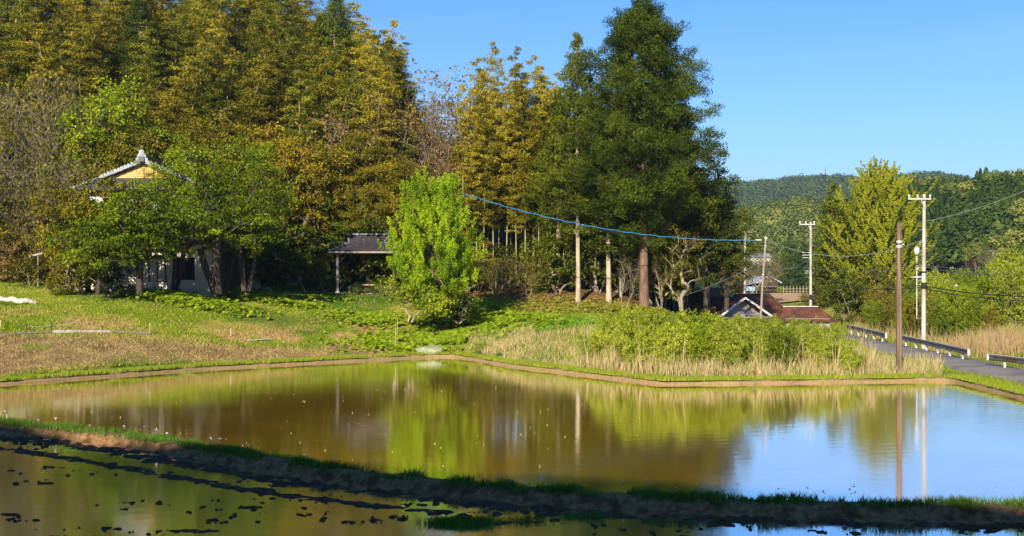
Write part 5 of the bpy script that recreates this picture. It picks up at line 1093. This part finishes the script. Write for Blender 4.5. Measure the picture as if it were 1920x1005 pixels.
far_h = thing('distant_house', 'pale grey roof of a distant house between the two left utility poles', 'house', (pxX(1426, 330), 330, pyZ(490, 330)-1.2))
MB().box((0, 2, 1.2), (5.2, 4, 2.4)).build('wall', M['plaster'], far_h); MB().sheet([(-3.2,-.5,2.3),(3.2,-.5,2.3),(2.6,2,3.3),(-2.6,2,3.3)], .1).sheet([(-3.2,4.5,2.3),(3.2,4.5,2.3),(2.6,2,3.3),(-2.6,2,3.3)], .1).build('roof', M['tilepale'], far_h)
gx_ = MB()
def gtarp(name, lab, px0, px1, py0, py1, Y, m, dp=1.2, cat='cover'):
    X0, X1 = pxX(px0, Y), pxX(px1, Y); z1, z0 = pyZ(py0, Y), pyZ(py1, Y)
    tag(MB().box(((X0+X1)/2, Y+dp/2, (z0+z1)/2), (X1-X0, dp, z1-z0)).build(name, m, None, .08), lab, cat)
gtarp('netted_crate', 'dark green netted crate at the near edge of the ochre field', 1425, 1434, 565, 573, 150, M['tarpgreen'], .6, 'crate')
gtarp('low_greenhouse', 'low pale plastic cloche row in the vegetable plot by the barn', 1471, 1496, 551, 555, 262, M['tarpblue'], 1.2, 'cloche')
# vegetable plot canes
for k in range(9):
    px = 1469+6.2*k; Y = 290; X = pxX(px, Y); tag(MB().tube([(X, Y, gz(X, Y)-.1), (X, Y, gz(X, Y)+1.7)], .05, 5).build('garden_cane', M['palewood']), 'upright cane in the vegetable plot right of the brown barn', 'cane', 'canes in the vegetable plot')
cf = thing('cane_fence', 'thin horizontal rails tied to the canes of the vegetable plot', 'fence', (pxX(1494, 290), 290, gz(pxX(1494, 290), 290)))
for h in (.5, 1.1): MB().tube([(-3.3, -.1, h), (3.3, -.1, h)], .03, 4).build('rail', M['palewood'], cf)
# ================================================================ poles
def pole(name, label, px, pyb, pyt, Y, r0, r1, mat, lean=0, arms=(), ins=True, bands=(), steps=0, cat='utility pole', foot=None):
    X = pxX(px, Y); zb = pyZ(pyb, Y); h = pyZ(pyt, Y)-zb
    t_ = thing(name, label, cat, (X, Y, zb)); MB().tube([(0,0,-1.2), (lean*.5*h, 0, h*.5), (lean*h, 0, h)], [r0, (r0+r1)/2, r1], 14).build('shaft', M[mat], t_)
    for (hz_, l0, l1) in arms:
        x_ = lean*(h-hz_); am = MB().box((x_+(l0+l1)/2, -r0-.04, h-hz_), (l1-l0, .09, .10)).bar((x_, -r1, h-hz_-.75), (x_+(l0+l1)*.35, -r0-.03, h-hz_-.06), .05, .05).build('crossarm', M['steel'], t_)
        if ins:
            for q in (l0+.06, (l0*.45), l1-.06): 
                MB().tube([(x_+q, -r0-.04, h-hz_+.05), (x_+q, -r0-.04, h-hz_+.17), (x_+q, -r0-.04, h-hz_+.19), (x_+q, -r0-.04, h-hz_+.30)], [.03, .03, .075, .05], 8).build('insulator', M['white'], am)
    for hz_, th, mm in bands: MB().tube([(lean*(h-hz_), 0, h-hz_), (lean*(h-hz_), 0, h-hz_+th)], (r0+r1)/2+.025, 12).build('band', M[mm], t_)
    if steps:
        for k in range(steps): z_ = 1.8+k*.45; s_ = 1 if k % 2 else -1; MB().tube([(s_*r1*.8, 0, z_), (s_*(r0+.14), 0, z_)], .012, 5).build('climbing_bolt', M['steel'], t_)
    return t_, X, zb, h
old, oX, oz, oh = pole('old_wooden_pole', 'bare old brown wooden pole standing alone on the far paddy bank', 1686, 711, 419, 66.7, .165, .125, 'polewood', -.0, bands=[(1.0, .10, 'steel'), (1.25, .10, 'steel')])
MB().box((.02, -.02, oh-.06), (.20, .20, .14)).build('cap', M['polewood'], old, .02)
MB().box((.17, -.02, oh-1.1), (.18, .05, .04)).build('bracket', M['steel'], old)
tall, tX, tz2, th_ = pole('concrete_utility_pole', 'tall concrete utility pole with top crossarm beside the guard rail', 1731.5, 668, 364, 91, .175, .11, 'concrete', .0005*9, arms=[(.35, -1.2, .42)], bands=[(5.6, .12, 'black'), (3.4, .06, 'steel'), (6.5, .22, 'black')], steps=17)
MB().tube([(.12, -.2, th_-6.55), (.34, -.25, th_-6.6), (.42, -.25, th_-6.95)], .035, 6).build('cable_loop', M['black'], tall)
bx = MB().tube([(-.18,-.16,th_-6.6),(.22,-.16,th_-6.6)], .11, 10).build('cable_closure', M['black'], tall)
MB().box((-.55, -.05, th_-5.9), (.8, .05, .05)).build('bracket', M['steel'], tall)
thin, nX, nz2, nh = pole('concrete_utility_pole', 'slender concrete utility pole with top crossarm left of the ginkgo, dark base', 1520, 590, 416, 125, .13, .10, 'concrete', 0, arms=[(.25, -1.15, .35)], bands=[(7.6, .5, 'black')], steps=12)
for k in (4.1, 4.35, 4.6): MB().box((-.45, -.08, nh-k+1.1), (.8, .05, .05)).build('bracket', M['steel'], thin)
for k in (5.9, 6.1): MB().box((-.3, -.08, nh-k+1.1), (.6, .05, .05)).build('bracket', M['steel'], thin)
lean, lX, lz, lh = pole('leaning_utility_pole', 'slightly leaning pole with pale cap above the mossy shed roof', 1424, 608, 444, 101, .095, .07, 'greywood', .075, bands=[(.18, .16, 'white'), (.75, .08, 'steel'), (3.0, .06, 'steel')])
MB().box((-.12, -.15, lh-.25), (.5, .08, .08)).build('bracket', M['steel'], lean)
lf, fX, fz, fh = pole('concrete_utility_pole', 'white utility pole at the left with a short crossarm, right of the dark evergreen', 1396, 556, 433, 150, .14, .12, 'concrete', .012, arms=[(.12, -.5, .5)], ins=False, bands=[(2.6, .1, 'steel')])
fr_, rX, rz2, rh = pole('distant_utility_pole', 'smallest, farthest utility pole in the valley at the right', 1858.5, 535, 474, 250, .14, .10, 'concrete', .06)
# lamp on the tall pole's neighbour
lp = thing('street_lamp', 'small white street lamp on a short green-grey post left of the tall concrete pole', 'street lamp', (pxX(1719, 100), 100, pyZ(545, 100)-2.2))
MB().tube([(0,0,0),(0,0,4.9)], .045, 8).build('post', M['steel'], lp); MB().box((.0,-.05,4.05),(.26,.2,.5)).build('meter_box', M['tarpgrey'], lp, .02); MB().box((.18,0,3.3),(.9,.05,.05)).build('bracket', M['steel'], lp)
MB().tube([(0,0,5.05),(0,0,5.25),(0,0,5.5),(0,0,5.62)], [.12,.2,.2,.08], 10).build('lamp_head', M['white'], lp)
# radio mast on the ridge
Xm = pxX(1548, 1480); ma = thing('radio_mast', 'tiny lattice radio mast standing on the farthest ridge', 'mast', (Xm, 1480, gz(Xm, 1480)))
MB().tube([(0,0,0),(0,0,24)], [.7,.35], 4).build('mast', M['wire'], ma); MB().box((0,0,15),(2,.3,.5)).build('platform', M['wire'], ma)
# ================================================================ cables
def cable(label, A, B_, sag, r, mat, name='cable', n=24, cat='cable', group=None):
    A, B_ = Vector(A), Vector(B_); p = [A.lerp(B_, t)+Vector((0, 0, -4*sag*t*(1-t))) for t in np.linspace(0, 1, n)]
    return tag(MB().tube(p, r, 6).build(name, M[mat]), label, cat, group)
def P3(px, py, Y): return (pxX(px, Y), Y, pyZ(py, Y))
cable('blue-sheathed cable sagging across the front of the wood to the white pole', P3(876, 367, 100), P3(1396, 449, 150), .0, .055, 'blue') if False else None
# blue cable: sampled on a sagging line between an unseen pole left of the bright tree and the leaning pole
A = Vector(P3(866, 362, 94)); B_ = Vector(P3(1428, 450, 101)); pts = []
for t in np.linspace(0, 1, 160):
    p = A.lerp(B_, t)+Vector((0, 0, -4*1.02*t*(1-t))); pts.append(p + Vector((0, math.cos(t*900)*.02, math.sin(t*900)*.02)))
bc = MB().tube(pts, .030, 6).build('cable', M['blue']); tag(bc, 'blue-sheathed cable sagging across the front of the wood to the leaning pole', 'cable')
cp2, *_ = pole('slim_steel_pole', 'slim pole behind the bright green tree carrying the left end of the blue cable', 868, 570, 330, 94.2, .035, .03, 'culm')
cable('grey wire from the leaning pole past the slender pole to the ginkgo', P3(1437, 450, 101), P3(1735, 448, 91), 1.25, .022, 'wire')
cable('short grey wire from the white pole to the leaning pole', P3(1397, 447, 150), P3(1434, 452, 101), .3, .02, 'lwire')
cable('pale wire sloping from the dark evergreen down to the shed roofs', P3(1262, 560, 99), P3(1424, 492, 101), .25, .013, 'wire')
cable('wire from the leaning pole to the brackets of the slender pole', P3(1432, 510, 101), P3(1519, 486, 125), .3, .02, 'wire')
for k, (a_, b_) in enumerate([((1640,507),(1731,535)),((1560,525),(1731,538))]):
    cable(['upper black cable running left from the tall concrete pole', 'lower black cable running left from the tall concrete pole'][k], P3(*a_, 120), P3(*b_, 91), .5, .028, 'black')
cable('thick black cable bundle running right from the tall concrete pole out of the photo', P3(1733, 536, 91), P3(2000, 556, 75), .25, .04, 'black')
cable('second black cable just below the thick bundle right of the tall concrete pole', P3(1733, 541, 91), P3(2000, 564, 75), .3, .025, 'black')
cable('thin wire rising from the tall concrete pole to the upper right corner', P3(1735, 415, 91), P3(2000, 322, 75), .35, .016, 'lwire')
cable('bluish wire from the tall concrete pole to the far right, upper one', P3(1733, 497, 91), P3(1960, 478, 160), .9, .028, 'wire')
cable('bluish wire from the tall concrete pole to the far right, lower one', P3(1733, 500, 91), P3(1960, 484, 150), 1.1, .03, 'wire')
cable('long thin wire running from the slender pole to the tall concrete pole', P3(1520, 503, 125), P3(1731, 498, 91), .35, .018, 'wire')
cable('thin wire from the wood to the slender pole above the shed roofs', P3(1330, 497, 112), P3(1520, 500, 125), .3, .018, 'wire')
# ================================================================ guard rails
def guard(lab, xa, ya, xb, yb, n, cap):
    ax, bx_ = Vector((xa, ya, .12)), Vector((xb, yb, .12)); t_ = thing('guard_rail', lab, 'guard rail', ax)
    d = bx_-ax; dn = d.normalized(); side = Vector((-dn.y, dn.x, 0))
    if side.x > 0: side = -side
    prof = [(0,.0),(.05,.05),(.02,.10),(.0,.15),(.02,.20),(.05,.25),(.0,.31)]
    vs = []; 
    for q in (0, 1):
        base = d*q
        for o_, z_ in prof: vs.append(base+side*(o_+.08)+Vector((0,0,.40+z_)))
        for o_, z_ in prof[::-1]: vs.append(base+side*(o_+.05)+Vector((0,0,.40+z_)))
    m_ = len(prof)*2; MB().add(vs, [(i, (i+1) % m_, m_+(i+1) % m_, m_+i) for i in range(m_)]+[tuple(range(m_)), tuple(range(2*m_-1, m_-1, -1))]).build('beam', M['railgrey'], t_)
    for k in range(n):
        p = d*((k+.5)/n); MB().tube([p+Vector((0,0,-.3)), p+Vector((0,0,.66))], .065, 8).build('post', M['white'], t_)
    if cap:
        MB().box(dn*(-.06)+side*.08+Vector((0,0,.555)), (.12, .16, .36)).build('end_cap', M['white'], t_, .03)
    MB().bar(Vector((0,0,.735))+side*.07, d+Vector((0,0,.735))+side*.07, .09, .035).build('top_edge', M['steel'], t_)
guard('nearest guard rail section, cut by the right edge of the photo', pxX(1856, 73.6), 73.6, 29.9, 62, 4, True)
guard('longest guard rail section passing below the tall concrete pole', pxX(1818, 77.8), 77.8, pxX(1690, 94.5), 94.5, 6, True)
guard('farthest guard rail section at the end of the willow scrub', pxX(1663, 97), 97, pxX(1590, 112), 112, 5, True)
X = pxX(1796, 110); kb = thing('junction_box', 'small white box on a post among the shrubs behind the tall concrete pole', 'box', (pxX(1792, 120), 120, gz(pxX(1792, 120), 120)))
MB().box((0,0,3.6),(.34,.25,.38)).build('box', M['concrete'], kb, .03); MB().tube([(0,.2,0),(0,.2,3.6)], .05, 6).build('post', M['steel'], kb)
# ================================================================ grass, reeds and ground cover
def blades(name, label, X, Y, Z, h, w__, col, lean=.35, mat='blade', cat='grass', seed=1, tilt=0):
    g = np.random.default_rng(seed); n = len(X); a_ = g.random(n)*6.28; ln_ = lean*g.random(n); h = h*(.6+.7*g.random(n))
    base = np.stack([X, Y, Z], 1); dirv = np.stack([np.cos(a_)*ln_, np.sin(a_)*ln_, np.ones(n)], 1); b_ = g.random(n)*6.28; wv = np.stack([np.cos(b_), np.sin(b_)*.4, 0*b_], 1)*(w__*(.6+.8*g.random(n)))[:, None]
    tip = base+dirv*h[:, None]; mid = base+dirv*(h*.55)[:, None]-np.stack([np.cos(a_), np.sin(a_), 0*a_], 1)*(ln_*h*.15)[:, None]
    V = np.stack([base-wv*.5, base+wv*.5, mid+wv*.45, tip, mid-wv*.45], 1).reshape(-1, 3); c5 = np.repeat(col, 1, 0)
    me = mesh_np(name, V, np.arange(n*5), 5, None, col)
    return tag(link(name, me, M[mat]), label, cat, None, 'stuff')
g = np.random.default_rng(3)
# near bund grass
n = 62000; k = g.integers(0, len(BFr), n); Nf = pnorm(BFr); offp = .02+.95*g.random(n); P = BFr[k]+Nf[k]*offp[:, None]+g.normal(size=(n, 2))*.12
dn_ = fbm(P[:, 0]*1.5, P[:, 1]*1.5, 3); keepb = (g.random(n) < sstep(.30, .50, dn_)*.8+.25) & (np.abs(P[:, 0]) < 24); P = P[keepb]; offp = offp[keepb]; dn_ = dn_[keepb]; n = len(P)
mixv = g.random((n, 1)); c1 = np.array((.045,.13,.012))*(1-mixv)+np.array((.13,.25,.03))*mixv; yl = (g.random(n) < .07)[:, None]; c1 = np.where(yl, np.array((.32,.27,.10)), c1)
blades('bund_grass', 'tufted green grass growing along the top of the near bund', P[:, 0], P[:, 1], np.interp(offp, [0,.1,.7,1.0], [.17,.19,.15,.0]), .06+.17*sstep(.35, .65, dn_), .018, c1, .9, seed=2)
# small white wild flowers on the bund
fl = BFr[g.integers(30, len(BFr)-10, 70)]+g.normal(size=(70, 2))*.2; ff = []
Pf = np.stack([fl[:, 0]+.1, fl[:, 1]+.85, .36+.16*g.random(70)], 1); 
U = unit(g.normal(size=(70*4, 3))); Nn = unit(g.normal(size=(70*4, 3))+np.array((0,-1,1))); Pq = np.repeat(Pf, 4, 0)+g.normal(size=(280, 3))*.025
M['petal'] = bsdf_mat('white_petal', (.62,.62,.66), .7)
tag(link('wild_flowers', leafmesh('wild_flowers', leaves(Pq, U, Nn, .045, .045)), M['petal']), 'tiny white wild flowers among the bund grass', 'flowers', None, 'stuff')
# grass fringe of the far bank
n = 60000; FRr = resample(FAR[1:12], .2); k = g.integers(0, len(FRr), n); Nf = pnorm(FRr); P = FRr[k]+Nf[k]*(.12+1.0*g.random(n)**1.3)[:, None]+g.normal(size=(n, 2))*.12; P2 = P[~inpoly(P[:, 0], P[:, 1], PADDY)]
n = len(P2); mixv = g.random((n, 1)); c1 = np.array((.14,.20,.012))*(1-mixv)+np.array((.32,.36,.04))*mixv
rq = sstep(.42,.52, fbm(P2[:, 0]*.8, P2[:, 1]*.8, 3)+.06); sel = g.random(n) < np.where((P2[:,0]>8)&(P2[:,0]<22), .15+.75*rq, .10+.85*rq)
blades('bank_grass', 'short sunlit grass fringing the far and right banks of the paddy', P2[sel][:, 0], P2[sel][:, 1], np.full(sel.sum(), .19), .17, .035, c1[sel], .6, seed=4)
# meadow and field blades
def area(n, x0, x1, y0, y1): X = x0+(x1-x0)*g.random(n); Y = y0+(y1-y0)*g.random(n); return X, Y
X, Y = area(330000, -46, 12, 55, 112); ok = (~inpoly(X, Y, PADDY)) & (np.abs(X/Y) < .46) & (pdist(X, Y, FAR[:10], False) > .9); X, Y = X[ok], Y[ok]
Z = ground(X, Y); ok = (Y < np.interp(X, [-60,-35,-20,-10,-2,4,12,25], [98,104,112,109,101,100,100,98])); X, Y, Z = X[ok], Y[ok], Z[ok]
c = zonecol(X, Y); rv = g.random((len(X), 1)); c = np.clip(c*(.55+1.1*rv), .01, .8); dry = (g.random(len(X)) < .09)[:, None]; c = np.where(dry, np.array((.46,.36,.17)), c)
blades('meadow_grass', 'short mixed green and straw-coloured grass covering the field and meadow', X, Y, Z-.02, .05+.13*fbm(X/2, Y/2, 2), .06, c, 1.3, seed=6)
# leafy ground cover
def cover(name, label, blobs, n, size, cA, cB, seed, hgt=.35, cat='ground cover'):
    g = np.random.default_rng(seed); Ps = []
    for (px, Y, rx, ry, wt) in blobs:
        m = int(n*wt); X0 = pxX(px, Y); d = g.normal(size=(m, 2))*.5; X = X0+d[:, 0]*rx; Yy = Y+d[:, 1]*ry; ok = (~inpoly(X, Yy, PADDY)) & (pdist(X, Yy, FAR[:10], False) > .6) & (fbm(X*1.1, Yy*1.1, 2) > .38); X, Yy = X[ok], Yy[ok]
        Ps.append(np.stack([X, Yy, ground(X, Yy)+hgt*g.random(len(X))], 1))
    P = np.concatenate(Ps); m = len(P); Nn = unit(np.array((0,-.35,1.))+.5*unit(g.normal(size=(m, 3)))); U = unit(np.cross(Nn, unit(g.normal(size=(m, 3))))); s = size*(.6+.8*g.random(m)); t_ = g.random((m, 1))
    W = np.cross(Nn, U); a_ = np.arange(6)*math.pi/3; V = P[:, None]+(U[:, None]*np.cos(a_)[None, :, None]+W[:, None]*np.sin(a_)[None, :, None])*s[:, None, None]*.5
    tag(link(name, mesh_np(name, V.reshape(-1, 3), np.arange(m*6), 6, None, np.array(cA)*(1-t_)+np.array(cB)*t_), M['blade']), label, cat, None, 'stuff')
cover('leafy_ground_cover', 'broad bright green leaves carpeting the lawn edge before the farmhouse and below the bright tree',
      [(360,90.5,3.4,1.5,.16),(330,92,3.5,1.0,.08),(470,97,4.5,1.6,.10),(540,101,3.5,1.2,.07),(790,87,4.4,3.0,.2),(850,88.5,4,3.5,.16),(950,92,4.5,3.5,.05),(905,96,3,3,.06),(700,94,3,2,.07),(880,101,3,3,.08)], 30000, .24, (.10,.17,.006), (.30,.38,.02), 5)
cover('forest_herbs', 'low ferns and brown-green herbs on the leaf litter at the foot of the wood', [(930,101,4,2.5,.25),(1010,101,4,2.5,.25),(1120,102,4,2.5,.25),(1200,102,3,2,.15),(1060,104,4,2.5,.2)], 9000, .17, (.12,.15,.01), (.36,.30,.05), 6, .3)
# dry pale reeds
def reeds(name, label, pts, n, h, seed, colA=(.46,.34,.16), colB=(.68,.54,.30), lean=.5, w__=.03, green=.12):
    g = np.random.default_rng(seed); Xs = []; Ys = []
    for (px0, px1, Y0, Y1, wt) in pts:
        m = int(n*wt); Y = Y0+(Y1-Y0)*g.random(m); px = px0+(px1-px0)*g.random(m); X = (px-960)/F*Y; ok = (~inpoly(X, Y, PADDY)) & (pdist(X, Y, FAR, False) > .75) & (fbm(X*1.2+seed, Y*1.2, 2)+.55*g.random(m) > .62) & (np.abs(X-26.7) > 1.9); Xs.append(X[ok]); Ys.append(Y[ok])
    X, Y = np.concatenate(Xs), np.concatenate(Ys); t_ = g.random((len(X), 1)); c = np.array(colA)*(1-t_)+np.array(colB)*t_; gr = (g.random(len(X)) < green)[:, None]; c = np.where(gr, np.array((.25,.30,.04)), c)
    blades(name, label, X, Y, ground(X, Y)-.05, h*(.35+.5*fbm(X*.7, Y*.7, 2)+.75*g.random(len(X))**1.6), w__, c, lean, 'blade2', 'reeds', seed)
reeds('dry_reeds', 'pale dry reeds in front of the willow scrub along the far bank', [(1085,1250,66,74,.25),(1240,1620,64.5,68.5,.5),(1600,1765,66,74,.22)], 13500, .8, 3, green=.28)
reeds('tall_reed_stems', 'scattered taller reed stems standing among the willow scrub', [(1100,1640,66.5,71,1.)], 2600, 1.5, 13, lean=.35, w__=.028)
reeds('dry_grass', 'long bleached grass on the slope where the meadow meets the far bank', [(880,1000,79,88,.35),(940,1120,70,82,.45),(1050,1150,66,74,.2)], 15000, .42, 4, green=.4, lean=.7)
reeds('roadside_reeds', 'tan dry grass beyond the guard rails at the right', [(1800,2000,82,98,.7),(1590,1800,96,118,.12),(1740,1850,84,92,.1)], 11000, 1.2, 5, (.38,.25,.12), (.58,.42,.22), green=.06)
# rough valley ground right of the road
X, Y = area(60000, 24, 75, 56, 190); ok = (np.abs(X/Y) < .46) & (np.abs(X-26.7) > 1.7) & ~inpoly(X, Y, PADDY); X, Y = X[ok], Y[ok]; t_ = g.random((len(X), 1)); c = np.array((.14,.18,.015))*(1-t_)+np.array((.34,.34,.06))*t_
nearrd = (np.abs(X-26.7) < 3.0); c = np.where(nearrd[:, None], np.array((.12,.22,.012))*(1-t_)+np.array((.25,.33,.03))*t_, c)
blades('rough_grass', 'green rough grass along the road and over the valley floor at the right', X, Y, ground(X, Y)-.03, np.where(nearrd, .22, .5)*(.6+.8*fbm(X, Y, 2)), .06, c, .9, seed=8)
# green clump on the mud island and a few weeds
n = 2600; cc = np.array([(-1.35,29.3),(-1.0,29.15),(1.75,30.0),(-.7,29.4),(.3,29.5)]); kk = g.choice(5, n, p=[.45,.3,.08,.1,.07]); Pm = cc[kk]+g.normal(size=(n, 2))*np.array((.28,.12)); t_ = g.random((n, 1))
blades('mud_weeds', 'tuft of green grass growing on the mud island in the near field', Pm[:, 0], Pm[:, 1], np.full(n, -.06), .16, .014, np.array((.05,.13,.012))*(1-t_)+np.array((.13,.24,.03))*t_, .8, seed=9)
# straw stubble floating in the paddies
n = 230; X, Y = area(n, -19, 6, 36, 62); ok = inpoly(X, Y, PADDY) & (fbm(X*.5, Y*.5, 2) > .42); X, Y = X[ok], Y[ok]; g2 = np.random.default_rng(77)
blades('stubble', 'pale bits of rice straw sticking up through the paddy water', X, Y, np.full(len(X), -.02), .06, .022, np.tile(np.array((.62,.48,.22)), (len(X), 1)), 1.5, seed=10, cat='straw')
# ================================================================ air
def haze():
    x0, x1, y0, y1 = -3050, 3050, -620, 4150
    m, t, N, Lk = newmat('haze'); o = N('ShaderNodeOutputMaterial'); v = N('ShaderNodeVolumePrincipled'); v.inputs['Color'].default_value = (.62,.78,1,1); v.inputs['Density'].default_value = HAZE; v.inputs['Anisotropy'].default_value = .2; Lk(v.outputs[0], o.inputs['Volume'])
    h_ = MB().box(((x0+x1)/2, (y0+y1)/2, 75), (x1-x0, y1-y0, 260)).build('haze', m); tag(h_, 'faint blue air over the whole valley', 'haze', None, 'stuff')
HAZE = 0.00015
if HAZE: haze()
